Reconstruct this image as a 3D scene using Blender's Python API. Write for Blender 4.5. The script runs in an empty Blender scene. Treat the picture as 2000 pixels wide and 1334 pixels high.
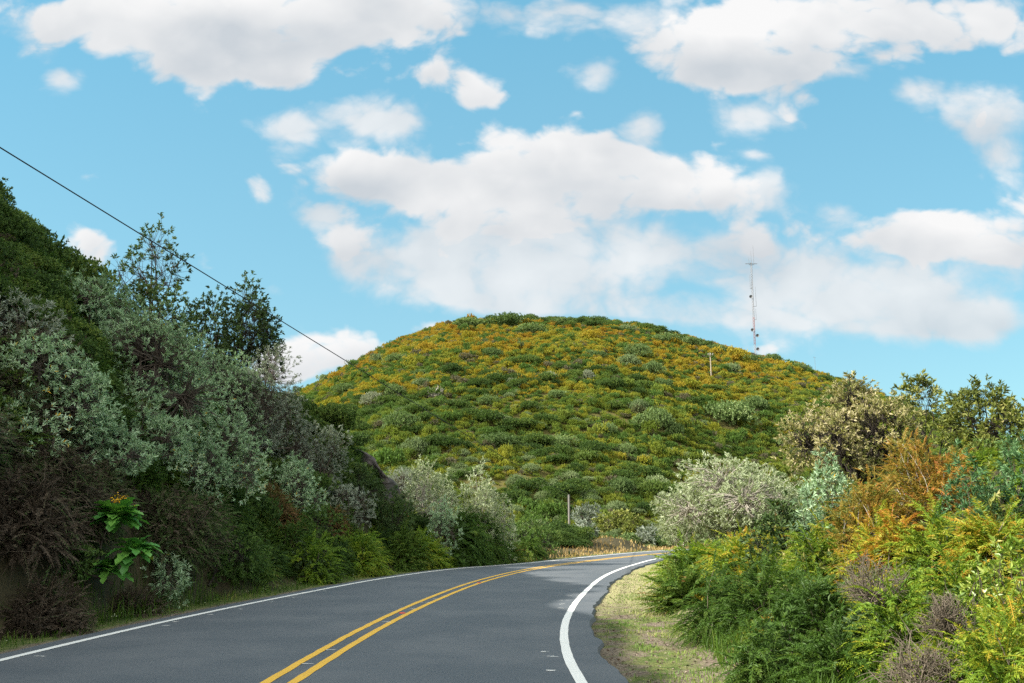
import bpy, math, random
import numpy as np
from mathutils import Vector

# ------------------------------------------------------------------ camera, sky, sun, exposure
sc = bpy.context.scene
COL = sc.collection
F, HOR, EYE = 1700.0, 1020.0, 1.65
PITCH = math.atan((HOR - 667.0) / F)
CP, SP = math.cos(PITCH), math.sin(PITCH)
cam = bpy.data.cameras.new('camera'); cam.sensor_width = 36.0; cam.lens = 36.0 * F / 2000.0
cam.clip_start = 0.05; cam.clip_end = 12000
co = bpy.data.objects.new('camera', cam); COL.objects.link(co)
co.location = (0, 0, EYE); co.rotation_euler = (math.pi / 2 + PITCH, 0, 0)
sc.camera = co

SUN_EL, SUN_B = math.radians(35.5), math.radians(13)      # height; how far behind the left shoulder
SDIR = Vector((-math.cos(SUN_EL) * math.cos(SUN_B), -math.cos(SUN_EL) * math.sin(SUN_B), math.sin(SUN_EL)))
sl = bpy.data.lights.new('sun', 'SUN'); sl.energy = 4.8; sl.angle = math.radians(0.53); sl.color = (1.0, 0.94, 0.85)
so = bpy.data.objects.new('sun', sl); COL.objects.link(so)
so.rotation_euler = (-SDIR).to_track_quat('-Z', 'Y').to_euler()

sc.view_settings.view_transform = 'Standard'; sc.view_settings.look = 'None'
sc.view_settings.gamma = 1.0; sc.view_settings.use_curve_mapping = False
sc.view_settings.exposure = 1.2
sc.cycles.use_denoising = False
sc.cycles.max_bounces = 6; sc.cycles.diffuse_bounces = 3; sc.cycles.glossy_bounces = 2
sc.cycles.transmission_bounces = 4; sc.cycles.transparent_max_bounces = 4


def ray(px, py):
    x, y = (px - 1000.0) / F, (py - 667.0) / F
    return np.array([x, CP + y * SP, SP - y * CP])


def gnd(px, py, z=0.0):
    d = ray(px, py); t = (z - EYE) / d[2]
    return np.array([d[0] * t, d[1] * t])


def at(px, py, Y):
    d = ray(px, py); t = Y / d[1]
    return np.array([d[0] * t, Y, EYE + d[2] * t])


# ---- node helpers
def N(nt, typ, **kw):
    n = nt.nodes.new(typ)
    for k, v in kw.items():
        setattr(n, k, v)
    return n


def mth(nt, op, a, b=None, c=None, clamp=False):
    n = nt.nodes.new('ShaderNodeMath'); n.operation = op; n.use_clamp = clamp
    for i, v in enumerate((a, b, c)):
        if v is None: continue
        if isinstance(v, (int, float)): n.inputs[i].default_value = v
        else: nt.links.new(v, n.inputs[i])
    return n.outputs[0]


def vmath(nt, op, a, b=None, c=None):
    n = nt.nodes.new('ShaderNodeVectorMath'); n.operation = op
    for i, v in enumerate((a, b, c)):
        if v is None: continue
        if isinstance(v, (tuple, list)): n.inputs[i].default_value = v
        else: nt.links.new(v, n.inputs[i])
    return n.outputs['Value'] if op in ('DOT_PRODUCT', 'LENGTH') else n.outputs['Vector']


def noise(nt, vec, scale, detail=4, rough=0.55, dist=0.0):
    n = nt.nodes.new('ShaderNodeTexNoise')
    n.inputs['Scale'].default_value = scale; n.inputs['Detail'].default_value = detail
    n.inputs['Roughness'].default_value = rough; n.inputs['Distortion'].default_value = dist
    if vec is not None: nt.links.new(vec, n.inputs['Vector'])
    return n.outputs['Fac']


def smooth(nt, v, a, b, o0=0.0, o1=1.0):
    n = nt.nodes.new('ShaderNodeMapRange'); n.interpolation_type = 'SMOOTHSTEP'
    nt.links.new(v, n.inputs[0])
    for i, x in ((1, a), (2, b), (3, o0), (4, o1)): n.inputs[i].default_value = x
    return n.outputs[0]


def mixc(nt, f, a, b, typ='MIX'):
    n = nt.nodes.new('ShaderNodeMix'); n.data_type = 'RGBA'; n.blend_type = typ
    for s, v in ((n.inputs[0], f), (n.inputs[6], a), (n.inputs[7], b)):
        if isinstance(v, (int, float)): s.default_value = v
        elif isinstance(v, (tuple, list)): s.default_value = (*v[:3], 1)
        else: nt.links.new(v, s)
    return n.outputs[2]


def ramp(nt, fac, stops):
    n = nt.nodes.new('ShaderNodeValToRGB'); cr = n.color_ramp
    while len(cr.elements) < len(stops): cr.elements.new(0.5)
    for e, (p, c) in zip(cr.elements, stops):
        e.position = p; e.color = (*c, 1)
    nt.links.new(fac, n.inputs[0])
    return n.outputs[0]


# ---- sky with clouds (a world shader of directions: it stays put at infinity)
CLOUDS = [  # centre px, centre py, half width, half height, weight, thin veil?
    (300, 35, 330, 70, 1.1, 0), (640, 35, 240, 68, 1.05, 0), (450, 115, 140, 44, .85, 0), (545, 150, 58, 32, .8, 0), (60, 55, 110, 50, .5, 1),
    (125, 160, 42, 34, .8, 1), (850, 140, 75, 30, .8, 0), (930, 190, 46, 28, .75, 0), (980, 22, 120, 36, .7, 1), (1200, 25, 150, 46, .9, 1),
    (1420, 100, 200, 66, 1.1, 0), (1600, 55, 240, 70, .9, 0), (1860, 55, 230, 70, .95, 0), (1160, 145, 55, 34, .9, 1), (1920, 215, 110, 62, 1.0, 1), (1790, 180, 55, 26, .8, 1),
    (1960, 310, 60, 45, .9, 1), (1650, 135, 70, 26, .7, 1), (1890, 230, 70, 35, .6, 0),
    (560, 255, 72, 38, .95, 1), (740, 235, 100, 42, 1.0, 1), (610, 420, 55, 28, .8, 1), (210, 195, 40, 26, .4, 1),
    (720, 340, 100, 44, .9, 0), (930, 360, 210, 66, 1.05, 0), (1090, 290, 105, 42, .85, 0), (1240, 345, 180, 56, 1.05, 0), (1370, 390, 95, 34, .75, 0), (1010, 430, 230, 50, .8, 0),
    (1265, 245, 52, 42, .95, 1), (1440, 230, 72, 28, .8, 1), (1475, 302, 30, 9, .6, 1), (1500, 370, 50, 40, .6, 1),
    (700, 485, 95, 42, .75, 0), (770, 520, 120, 42, .7, 1), (950, 510, 230, 70, 1.0, 1), (1150, 510, 280, 75, 1.0, 1), (1380, 560, 360, 75, 1.1, 1), (1480, 480, 110, 58, .75, 0),
    (1780, 445, 115, 44, .9, 0), (1900, 485, 200, 62, 1.0, 0), (1640, 600, 280, 62, 1.0, 1), (1880, 635, 140, 30, .85, 1), (1100, 580, 330, 28, .7, 1), (1640, 420, 45, 30, .6, 1), (1850, 560, 200, 50, .7, 1),
    (650, 685, 120, 44, 1.2, 0), (860, 640, 60, 20, .8, 0), (185, 480, 48, 40, .9, 0), (1465, 680, 60, 24, .9, 0), (560, 720, 60, 40, .9, 0)]
w = bpy.data.worlds.new('World'); sc.world = w; w.use_nodes = True
nt = w.node_tree; nt.nodes.clear()
tc = N(nt, 'ShaderNodeTexCoord')
D = vmath(nt, 'NORMALIZE', tc.outputs['Generated'])
sx = N(nt, 'ShaderNodeSeparateXYZ'); nt.links.new(D, sx.inputs[0])
dy = mth(nt, 'MAXIMUM', mth(nt, 'ABSOLUTE', sx.outputs[1]), 0.12)
U = mth(nt, 'DIVIDE', sx.outputs[0], dy); V = mth(nt, 'DIVIDE', sx.outputs[2], dy)
cb = N(nt, 'ShaderNodeCombineXYZ'); nt.links.new(U, cb.inputs[0]); nt.links.new(V, cb.inputs[1])
P0 = cb.outputs[0]
acc, shd = [None, None], None
for (cx, cy, rx, ry, wt, veil) in CLOUDS:
    d0, d1, d2 = ray(cx, cy), ray(cx + rx, cy), ray(cx, cy - ry)
    u0, v0 = d0[0] / d0[1], d0[2] / d0[1]
    ru, rv = abs(d1[0] / d1[1] - u0), abs(d2[2] / d2[1] - v0)
    q = vmath(nt, 'MULTIPLY_ADD', P0, (1 / ru, 1 / rv, 0), (-u0 / ru, -v0 / rv, 0))
    g = mth(nt, 'POWER', 0.40, vmath(nt, 'DOT_PRODUCT', q, q))
    acc[veil] = mth(nt, 'MULTIPLY', g, wt) if acc[veil] is None else mth(nt, 'MULTIPLY_ADD', g, wt, acc[veil])
    if not veil:
        s = mth(nt, 'MULTIPLY', g, vmath(nt, 'DOT_PRODUCT', q, (0, wt, 0)))
        shd = s if shd is None else mth(nt, 'ADD', shd, s)
# billows: stretched a little sideways, seen along the sky
PN = vmath(nt, 'MULTIPLY', P0, (1.0, 1.35, 1))
n1 = noise(nt, PN, 4.6, 10, 0.60, 0.35)
n2 = noise(nt, vmath(nt, 'ADD', PN, (3.1, 1.7, 0)), 9.0, 9, 0.64, 0.6)
vo = N(nt, 'ShaderNodeTexVoronoi'); vo.inputs['Scale'].default_value = 13; vo.inputs['Detail'].default_value = 2.5; vo.inputs['Roughness'].default_value = .55
wn = N(nt, 'ShaderNodeTexNoise'); wn.inputs['Scale'].default_value = 9; wn.inputs['Detail'].default_value = 4; nt.links.new(PN, wn.inputs['Vector'])
nt.links.new(vmath(nt, 'MULTIPLY_ADD', wn.outputs['Color'], (.10, .10, 0), PN), vo.inputs['Vector'])
puff = mth(nt, 'SUBTRACT', 0.68, vo.outputs['Distance'])
fl = mth(nt, 'MULTIPLY_ADD', puff, 0.75, mth(nt, 'MULTIPLY_ADD', mth(nt, 'SUBTRACT', n2, 0.5), 0.9, mth(nt, 'MULTIPLY', mth(nt, 'SUBTRACT', n1, 0.405), 2.1)))
body = mth(nt, 'MINIMUM', mth(nt, 'MULTIPLY', acc[0], 1.18), 1.14)
dens = mth(nt, 'ADD', fl, body)
solid = smooth(nt, dens, 0.34, 0.88)
vbody = mth(nt, 'MINIMUM', mth(nt, 'MULTIPLY_ADD', acc[0], 0.6, mth(nt, 'MULTIPLY', acc[1], 1.12)), 1.12)
thin = smooth(nt, mth(nt, 'ADD', mth(nt, 'MULTIPLY', fl, .95), vbody), 0.30, 1.15, 0, 0.86)
alpha = mth(nt, 'MAXIMUM', solid, thin)
m1 = noise(nt, PN, 4.0, 3.5, 0.5, 0.2); m2 = noise(nt, vmath(nt, 'ADD', PN, (-0.035, 0.075, 0.0)), 4.0, 3.5, 0.5, 0.2)
edge = smooth(nt, dens, 1.25, 0.55)
lit = mth(nt, 'MULTIPLY_ADD', mth(nt, 'SUBTRACT', m1, m2), 2.2, mth(nt, 'MULTIPLY_ADD', shd, 0.55, 0.58))
lit = mth(nt, 'MULTIPLY_ADD', puff, 0.30, lit)
lit = mth(nt, 'MULTIPLY_ADD', edge, 0.14, lit, clamp=True)
ccol = ramp(nt, lit, [(0.0, (2.2, 2.38, 2.56)), (0.45, (2.80, 2.88, 2.96)), (1.0, (3.45, 3.45, 3.45))])
sky = N(nt, 'ShaderNodeTexSky'); sky.sky_type = 'NISHITA'; sky.sun_disc = False
sky.sun_elevation = SUN_EL; sky.sun_rotation = math.atan2(SDIR.x, SDIR.y)
sky.altitude = 300; sky.air_density = 1.0; sky.dust_density = 0.6; sky.ozone_density = 1.2
skc = mixc(nt, 1.0, sky.outputs[0], (0.60, 0.92, 0.78), 'MULTIPLY')
skc = mixc(nt, 0.72, skc, ramp(nt, mth(nt, 'MULTIPLY', V, 1.3), [(0.0, (1.55, 2.35, 2.8)), (0.35, (1.12, 2.25, 2.92)), (0.85, (0.72, 2.0, 2.9))]))
bg = N(nt, 'ShaderNodeBackground'); bg.inputs[1].default_value = 0.12
# unseen sky overhead and behind the camera: bright cloud added to fill the shade
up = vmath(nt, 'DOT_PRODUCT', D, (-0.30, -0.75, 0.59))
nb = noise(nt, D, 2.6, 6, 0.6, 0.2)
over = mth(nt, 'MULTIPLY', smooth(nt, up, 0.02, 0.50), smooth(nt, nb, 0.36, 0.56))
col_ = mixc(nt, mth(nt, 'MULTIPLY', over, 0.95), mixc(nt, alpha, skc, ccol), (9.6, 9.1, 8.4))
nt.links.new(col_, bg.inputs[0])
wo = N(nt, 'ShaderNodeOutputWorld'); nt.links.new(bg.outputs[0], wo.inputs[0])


# ------------------------------------------------------------------ object helpers
def tag(o, label=None, cat=None, group=None, kind=None):
    if label: o['label'] = label
    if cat: o['category'] = cat
    if group: o['group'] = group
    if kind: o['kind'] = kind
    return o


def empty(name, loc):
    o = bpy.data.objects.new(name, None); COL.objects.link(o); o.location = [float(c) for c in loc]
    o.empty_display_size = 0.2
    return o


def link(name, me, parent=None, loc=None):
    o = bpy.data.objects.new(name, me); COL.objects.link(o)
    if parent is not None: o.parent = parent
    if loc is not None: o.location = [float(c) for c in loc]
    return o


class MB:
    """collects triangles with a per-vertex tint"""
    def __init__(s): s.V, s.T, s.C, s.n = [], [], [], 0

    def add(s, v, t, c=0.5):
        v = np.asarray(v, float).reshape(-1, 3); t = np.asarray(t, int).reshape(-1, 3)
        c = np.full(len(v), c) if np.isscalar(c) else np.asarray(c, float).ravel()
        s.V.append(v); s.T.append(t + s.n); s.C.append(c); s.n += len(v)
        return s

    def box(s, c, size, c_=0.5):
        c = np.array(c, float); h = np.array(size, float) / 2
        v = np.array([[i, j, k] for i in (-1, 1) for j in (-1, 1) for k in (-1, 1)]) * h + c
        q = [(0, 1, 3, 2), (4, 6, 7, 5), (0, 4, 5, 1), (2, 3, 7, 6), (0, 2, 6, 4), (1, 5, 7, 3)]
        return s.add(v, [t for a in q for t in ((a[0], a[1], a[2]), (a[0], a[2], a[3]))], c_)

    def mesh(s, name, mats, smooth_=False, loc=(0, 0, 0)):
        me = bpy.data.meshes.new(name)
        V = np.concatenate(s.V) - np.asarray(loc, float); T = np.concatenate(s.T); C = np.concatenate(s.C)
        me.vertices.add(len(V)); me.vertices.foreach_set('co', V.astype(np.float32).ravel())
        me.loops.add(T.size); me.loops.foreach_set('vertex_index', T.astype(np.int32).ravel())
        me.polygons.add(len(T)); me.polygons.foreach_set('loop_start', np.arange(0, T.size, 3, dtype=np.int32))
        me.polygons.foreach_set('use_smooth', np.full(len(T), smooth_, dtype=bool))
        a = me.attributes.new('tint', 'FLOAT', 'POINT'); a.data.foreach_set('value', C.astype(np.float32))
        me.update(calc_edges=True)
        for m in (mats if isinstance(mats, (list, tuple)) else [mats]): me.materials.append(m)
        return me


def norm(a): return a / np.maximum(np.linalg.norm(a, axis=-1, keepdims=True), 1e-9)


def rdir(rng, n): return norm(rng.normal(size=(n, 3)))


def tubes(mb, A, B, r0, r1, rng, segs=3, sides=3, bend=0.0, tint=0.5, sag=None):
    A = np.atleast_2d(A).astype(float); B = np.atleast_2d(B).astype(float); n = len(A)
    r0 = np.broadcast_to(np.asarray(r0, float), (n,)); r1 = np.broadcast_to(np.asarray(r1, float), (n,))
    d = B - A; L = np.linalg.norm(d, axis=1, keepdims=True)
    up = np.where(np.abs(d[:, 2:3]) > 0.9 * L, np.array([[1., 0, 0]]), np.array([[0., 0, 1]]))
    e1 = norm(np.cross(d, up)); e2 = norm(np.cross(d, e1))
    off = (e1 * rng.normal(size=(n, 1)) + e2 * rng.normal(size=(n, 1))) * L * bend
    t = np.linspace(0, 1, segs + 1)
    path = A[:, None] + d[:, None] * t[None, :, None] + off[:, None] * np.sin(np.pi * t)[None, :, None]
    if sag is not None:
        path[:, :, 2] += np.asarray(sag).reshape(-1, 1) * (4 * t * (1 - t))[None]
    rad = r0[:, None] + (r1 - r0)[:, None] * t[None]
    an = np.arange(sides) * 2 * np.pi / sides
    ring = (np.cos(an)[None, None, :, None] * e1[:, None, None] + np.sin(an)[None, None, :, None] * e2[:, None, None]) * rad[:, :, None, None]
    V = path[:, :, None] + ring
    i, j, k = np.meshgrid(np.arange(n), np.arange(segs), np.arange(sides), indexing='ij')
    base = i * (segs + 1) * sides; k2 = (k + 1) % sides
    a = base + j * sides + k; b = base + j * sides + k2; c = base + (j + 1) * sides + k2; e = base + (j + 1) * sides + k
    T = np.concatenate([np.stack([a, b, c], -1).reshape(-1, 3), np.stack([a, c, e], -1).reshape(-1, 3)])
    c_ = np.repeat(np.asarray(tint, float), (segs + 1) * sides) if not np.isscalar(tint) else tint
    mb.add(V.reshape(-1, 3), T, c_)


def leaves(mb, P, Dn, L, W, rng, tint, fold=0.25, up=0.6):
    n = len(P); L = np.broadcast_to(np.asarray(L, float), (n,))[:, None]; W = np.broadcast_to(np.asarray(W, float), (n,))[:, None]
    Dn = norm(Dn); ref = norm(np.array([[0, 0, up]]) + rng.normal(size=(n, 3)) * 0.5)
    s = norm(np.cross(Dn, ref)); nn = np.cross(s, Dn)
    m = P + Dn * L * 0.45
    V = np.stack([P, m + s * W / 2 + nn * W * fold, P + Dn * L - nn * L * 0.10, m - s * W / 2 + nn * W * fold], 1)
    o = np.arange(n)[:, None] * 4
    T = np.concatenate([o + [0, 1, 2], o + [0, 2, 3]])
    mb.add(V.reshape(-1, 3), T, np.repeat(np.broadcast_to(tint, (n,)), 4))


def rosettes(mb, tips, dirs, k, L, W, rng, tint_t, spread=(0.35, 1.25), jit=0.15):
    n = len(tips)
    d = norm(dirs); a = norm(np.cross(d, norm(rng.normal(size=(n, 3))))); b = np.cross(d, a)
    ph = rng.uniform(0, 2 * np.pi, (n, k)); th = rng.uniform(*spread, (n, k))
    ld = d[:, None] * np.cos(th)[..., None] + (a[:, None] * np.cos(ph)[..., None] + b[:, None] * np.sin(ph)[..., None]) * np.sin(th)[..., None]
    P = np.repeat(tips[:, None], k, 1) - d[:, None] * rng.uniform(0, L * 0.9, (n, k))[..., None]
    LL = L * rng.uniform(0.65, 1.2, n * k)
    tt = np.clip(np.repeat(tint_t, k) + rng.normal(0, jit, n * k), 0, 1)
    leaves(mb, P.reshape(-1, 3), ld.reshape(-1, 3), LL, LL * W, rng, tt)


# ------------------------------------------------------------------ materials
def mat(name):
    m = bpy.data.materials.new(name); m.use_nodes = True; nt = m.node_tree; nt.nodes.clear()
    out = N(nt, 'ShaderNodeOutputMaterial')
    return m, nt, out


def leafmat(name, stops, trans=0.28, rough=0.55, spec=0.25, vary=0.25, world=None):
    m, nt, out = mat(name)
    at_ = N(nt, 'ShaderNodeAttribute', attribute_name='tint')
    oi = N(nt, 'ShaderNodeObjectInfo')
    f = mth(nt, 'MULTIPLY_ADD', mth(nt, 'SUBTRACT', oi.outputs['Random'], 0.5), vary, at_.outputs['Fac'], clamp=True)
    col = ramp(nt, f, stops)
    if world: col = world(nt, f, col, oi)
    p = N(nt, 'ShaderNodeBsdfPrincipled'); nt.links.new(col, p.inputs['Base Color'])
    p.inputs['Roughness'].default_value = rough; p.inputs['Specular IOR Level'].default_value = spec
    tr = N(nt, 'ShaderNodeBsdfTranslucent')
    nt.links.new(mixc(nt, 1.0, col, (1.15, 1.2, 0.6), 'MULTIPLY'), tr.inputs[0])
    mx = N(nt, 'ShaderNodeMixShader'); mx.inputs[0].default_value = trans
    nt.links.new(p.outputs[0], mx.inputs[1]); nt.links.new(tr.outputs[0], mx.inputs[2]); nt.links.new(mx.outputs[0], out.inputs[0])
    return m


def plain(name, colA, colB=None, scale=6, rough=0.8, bump=0.0, spec=0.3, metal=0.0):
    m, nt, out = mat(name)
    p = N(nt, 'ShaderNodeBsdfPrincipled'); p.inputs['Roughness'].default_value = rough
    p.inputs['Specular IOR Level'].default_value = spec; p.inputs['Metallic'].default_value = metal
    tcn = N(nt, 'ShaderNodeTexCoord')
    f = noise(nt, tcn.outputs['Object'], scale, 6, 0.65)
    nt.links.new(mixc(nt, smooth(nt, f, 0.3, 0.7), colA, colB or [c * 0.6 for c in colA]), p.inputs['Base Color'])
    if bump:
        b = N(nt, 'ShaderNodeBump'); b.inputs['Strength'].default_value = bump; nt.links.new(f, b.inputs['Height'])
        nt.links.new(b.outputs[0], p.inputs['Normal'])
    nt.links.new(p.outputs[0], out.inputs[0])
    return m


M = {}
M['silver'] = leafmat('silver_leaf', [(0, (.07, .105, .055)), (.3, (.18, .29, .155)), (.6, (.35, .49, .30)), (.94, (.56, .67, .49)), (.975, (.50, .36, .03)), (1, (.50, .30, .02))], .22, .5)
M['greysilver'] = leafmat('grey_silver_leaf', [(0, (.10, .125, .09)), (.5, (.25, .29, .23)), (1, (.44, .48, .40))], .2)
M['pale'] = leafmat('pale_leaf', [(0, (.13, .165, .08)), (.45, (.31, .36, .21)), (.85, (.48, .53, .37)), (1, (.55, .57, .42))], .25)
M['dark'] = leafmat('dark_leaf', [(0, (.026, .048, .016)), (.5, (.055, .098, .030)), (.9, (.10, .155, .045)), (1, (.17, .12, .04))], .22)
M['olive'] = leafmat('olive_leaf', [(0, (.06, .085, .018)), (.4, (.16, .19, .04)), (.75, (.29, .30, .08)), (1, (.46, .40, .18))], .25)
M['drytan'] = leafmat('tan_green_leaf', [(0, (.10, .13, .035)), (.35, (.22, .23, .07)), (.65, (.38, .34, .17)), (1, (.52, .46, .30))], .22)
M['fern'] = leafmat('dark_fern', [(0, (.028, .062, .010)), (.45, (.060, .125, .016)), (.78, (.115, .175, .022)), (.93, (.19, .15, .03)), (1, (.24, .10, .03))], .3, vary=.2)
M['fernlit'] = leafmat('yellow_green_fern', [(0, (.065, .14, .014)), (.36, (.155, .25, .020)), (.58, (.28, .32, .026)), (.78, (.42, .28, .026)), (1, (.42, .13, .025))], .3, vary=.2)  # yellow-green fern leaf, brighter copy with sunlight put into its colour
M['fernrust'] = leafmat('rusty_fern', [(0, (.06, .05, .015)), (.5, (.14, .09, .03)), (1, (.22, .12, .05))], .25)
M['bluegreen'] = leafmat('blue_green_needle', [(0, (.035, .09, .035)), (.5, (.10, .21, .08)), (1, (.23, .36, .17))], .2)
M['orange'] = leafmat('orange_heath', [(0, (.10, .13, .02)), (.3, (.22, .20, .03)), (.5, (.36, .22, .035)), (.72, (.40, .15, .035)), (.9, (.38, .08, .05)), (1, (.52, .25, .28))], .25)
M['green'] = leafmat('mid_green_leaf', [(0, (.03, .065, .012)), (.5, (.075, .14, .03)), (1, (.16, .24, .06))], .28)
M['glossy'] = leafmat('fresh_green_leaf', [(0, (.08, .15, .02)), (.5, (.20, .31, .04)), (.85, (.38, .42, .10)), (1, (.55, .40, .12))], .28, .35, .5)
M['broad'] = leafmat('broad_leaf', [(0, (.04, .14, .03)), (.6, (.09, .27, .05)), (.93, (.17, .36, .06)), (1, (.30, .34, .04))], .25, .4, .4, 0)
M['brown'] = leafmat('dead_bracken', [(0, (.030, .025, .018)), (.42, (.062, .048, .035)), (.58, (.12, .095, .07)), (.64, (.15, .12, .09)), (.68, (.055, .095, .030)), (1, (.09, .15, .045))], .15, .8, .1)
M['bark'] = plain('bark', (.055, .042, .032), (.12, .10, .08), 12, .9, .3)
M['darkbark'] = plain('dark_bark', (.022, .018, .014), (.05, .04, .032), 12, .9, .3)
M['twig'] = plain('grey_twig', (.090, .072, .050), (.19, .160, .120), 5, .9)
M['palestem'] = plain('pale_twig', (.42, .39, .33), (.30, .27, .22), 5, .9)
M['petal'] = leafmat('yellow_petal', [(0, (.55, .25, .005)), (1, (.80, .48, .01))], .3, .5, .2, 0)
M['pinkpetal'] = leafmat('pale_pink_petal', [(0, (.60, .35, .42)), (1, (.75, .60, .62))], .3, .5, .2, 0)
M['grass'] = leafmat('verge_grass', [(0, (.030, .065, .008)), (.5, (.070, .140, .014)), (.85, (.14, .19, .03)), (1, (.30, .25, .09))], .3, .5, .2, 0)
M['grasslit'] = leafmat('short_grass', [(0, (.08, .16, .02)), (.5, (.17, .27, .045)), (.85, (.30, .32, .10)), (1, (.42, .36, .19))], .3, .5, .2, 0)  # lighter copy of the verge grass, sunlight painted into the colour
M['straw'] = leafmat('straw_grass', [(0, (.26, .17, .06)), (.5, (.44, .30, .12)), (1, (.55, .42, .20))], .3, .6, .2, 0)
M['metal'] = plain('mast_steel', (.17, .175, .185), (.11, .115, .12), 3, .5, 0, .5, .3)
M['mastred'] = plain('mast_red_paint', (.20, .055, .045), (.22, .10, .085), 3, .6)
M['mastwhite'] = plain('mast_white_paint', (.36, .36, .37), (.22, .22, .23), 3, .6)
M['wood'] = plain('pole_wood', (.22, .21, .19), (.15, .14, .125), 20, .9, .2)
M['palewood'] = plain('pale_pole', (.36, .31, .24), (.28, .24, .18), 20, .9, .2)
M['cable'] = plain('black_cable', (.012, .012, .012), (.02, .02, .02), 5, .7)
M['studred'] = plain('red_stud', (.62, .07, .035), (.45, .06, .03), 30, .45, 0, .5)


def scrub_world(nt, f, col, oi):
    g = N(nt, 'ShaderNodeNewGeometry')
    big = noise(nt, g.outputs['Position'], 0.06, 6, 0.72)
    sp = N(nt, 'ShaderNodeSeparateXYZ'); nt.links.new(g.outputs['Position'], sp.inputs[0])
    h = smooth(nt, mth(nt, 'MULTIPLY_ADD', mth(nt, 'SUBTRACT', big, .5), 80, sp.outputs[2]), 4, 48)
    a = mth(nt, 'MULTIPLY_ADD', mth(nt, 'SUBTRACT', oi.outputs['Random'], .5), .42, h, clamp=True)
    c = ramp(nt, a, [(0, (.15, .20, .032)), (.3, (.28, .275, .032)), (.55, (.36, .275, .028)), (.8, (.36, .235, .024)), (1, (.30, .17, .02))])
    # scattered plants of other kinds: deep green and greyish brown
    r2 = mth(nt, 'FRACT', mth(nt, 'MULTIPLY', oi.outputs['Random'], 17.31))
    c = mixc(nt, smooth(nt, mth(nt, 'MULTIPLY_ADD', noise(nt, g.outputs['Position'], 0.11, 4, 0.6), 1.1, mth(nt, 'MULTIPLY', r2, .55)), .86, .92), c, (.095, .165, .034))
    c = mixc(nt, smooth(nt, r2, .93, .95), c, (.15, .135, .085))
    return mixc(nt, 1.0, c, mixc(nt, f, (.75, .78, .75), (1.15, 1.18, 1.1)), 'MULTIPLY')


M['scrub'] = leafmat('hill_scrub_leaf', [(0, (0, 0, 0)), (1, (1, 1, 1))], .25, .6, .15, 0, scrub_world)
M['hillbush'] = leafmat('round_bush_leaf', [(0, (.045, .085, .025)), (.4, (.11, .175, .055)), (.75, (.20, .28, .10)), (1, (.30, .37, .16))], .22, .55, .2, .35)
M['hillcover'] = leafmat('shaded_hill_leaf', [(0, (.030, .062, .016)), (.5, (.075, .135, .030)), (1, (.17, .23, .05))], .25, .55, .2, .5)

# ------------------------------------------------------------------ the lie of the land
def spline(pts, n=240):
    p = np.array(pts, float); s = np.r_[0, np.cumsum(np.linalg.norm(np.diff(p, axis=0), axis=1))]
    # Catmull-Rom by arc length
    m = np.gradient(p, s, axis=0); t = np.linspace(0, s[-1], n); i = np.clip(np.searchsorted(s, t) - 1, 0, len(s) - 2)
    h = (s[i + 1] - s[i])[:, None]; u = ((t - s[i])[:, None]) / h
    return (2*u**3-3*u**2+1)*p[i] + (u**3-2*u**2+u)*h*m[i] + (-2*u**3+3*u**2)*p[i+1] + (u**3-u**2)*h*m[i+1]


LEFT = spline([(-5.6, -40), (-6.15, -15), (-6.25, 0), gnd(0, 1290), gnd(310, 1217), gnd(600, 1157), gnd(760, 1128), gnd(900, 1110), gnd(1000, 1102.5), gnd(1160, 1086.5), gnd(1285, 1076), (16.5, 61.5), (27, 67.5), (42, 72), (80, 78)])
MID = spline([(-2.0, -40), (-2.45, -15), (-2.55, 0), gnd(545, 1334), gnd(700, 1241), gnd(850, 1168), gnd(950, 1132), gnd(1050, 1109.5), gnd(1120, 1099.5), gnd(1200, 1090), gnd(1288, 1081.5), (14, 56), (24, 62.3), (40, 67.5), (80, 74)])
RIGHT = spline([(1.4, -40), (1.0, -15), (.80, 0), gnd(1136, 1334), gnd(1112, 1290), gnd(1102, 1252), gnd(1103, 1222), gnd(1118, 1187), gnd(1145, 1154), gnd(1185, 1123), gnd(1240, 1102.5), gnd(1300, 1089), (11.5, 49), (20, 56), (38, 63), (80, 69.5)])


def pl_dist(x, y, pl):
    """distance to a polyline, sign (+ on its left side going forward) and nearest point's index"""
    x = np.asarray(x, float).ravel(); y = np.asarray(y, float).ravel()
    best = np.full(len(x), 1e18); sg = np.ones(len(x)); idx = np.zeros(len(x))
    for i in range(len(pl) - 1):
        a, b = pl[i], pl[i + 1]; ab = b - a; L2 = ab[0]**2 + ab[1]**2
        t = np.clip(((x - a[0]) * ab[0] + (y - a[1]) * ab[1]) / L2, 0, 1)
        dx, dy_ = x - a[0] - t * ab[0], y - a[1] - t * ab[1]; d2 = dx * dx + dy_ * dy_
        m = d2 < best
        best[m] = d2[m]; sg[m] = np.sign(ab[0] * dy_[m] - ab[1] * dx[m]); idx[m] = (i + t)[m]
    return np.sqrt(best), sg, idx


def sstep(a, b, v):
    t = np.clip((v - a) / (b - a), 0, 1); return t * t * (3 - 2 * t)


def vnoise(x, y, seed=0):
    """smooth value noise"""
    xi, yi = np.floor(x).astype(np.int64), np.floor(y).astype(np.int64); fx, fy = x - xi, y - yi
    def h(i, j):
        n = (i * 374761393 + j * 668265263 + seed * 974634777) & 0x7fffffff
        n = ((n ^ (n >> 13)) * 1274126177) & 0x7fffffff
        return ((n ^ (n >> 16)) & 0xffff) / 65535.0
    ux, uy = fx * fx * (3 - 2 * fx), fy * fy * (3 - 2 * fy)
    return (h(xi, yi) * (1 - ux) + h(xi + 1, yi) * ux) * (1 - uy) + (h(xi, yi + 1) * (1 - ux) + h(xi + 1, yi + 1) * ux) * uy


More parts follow.
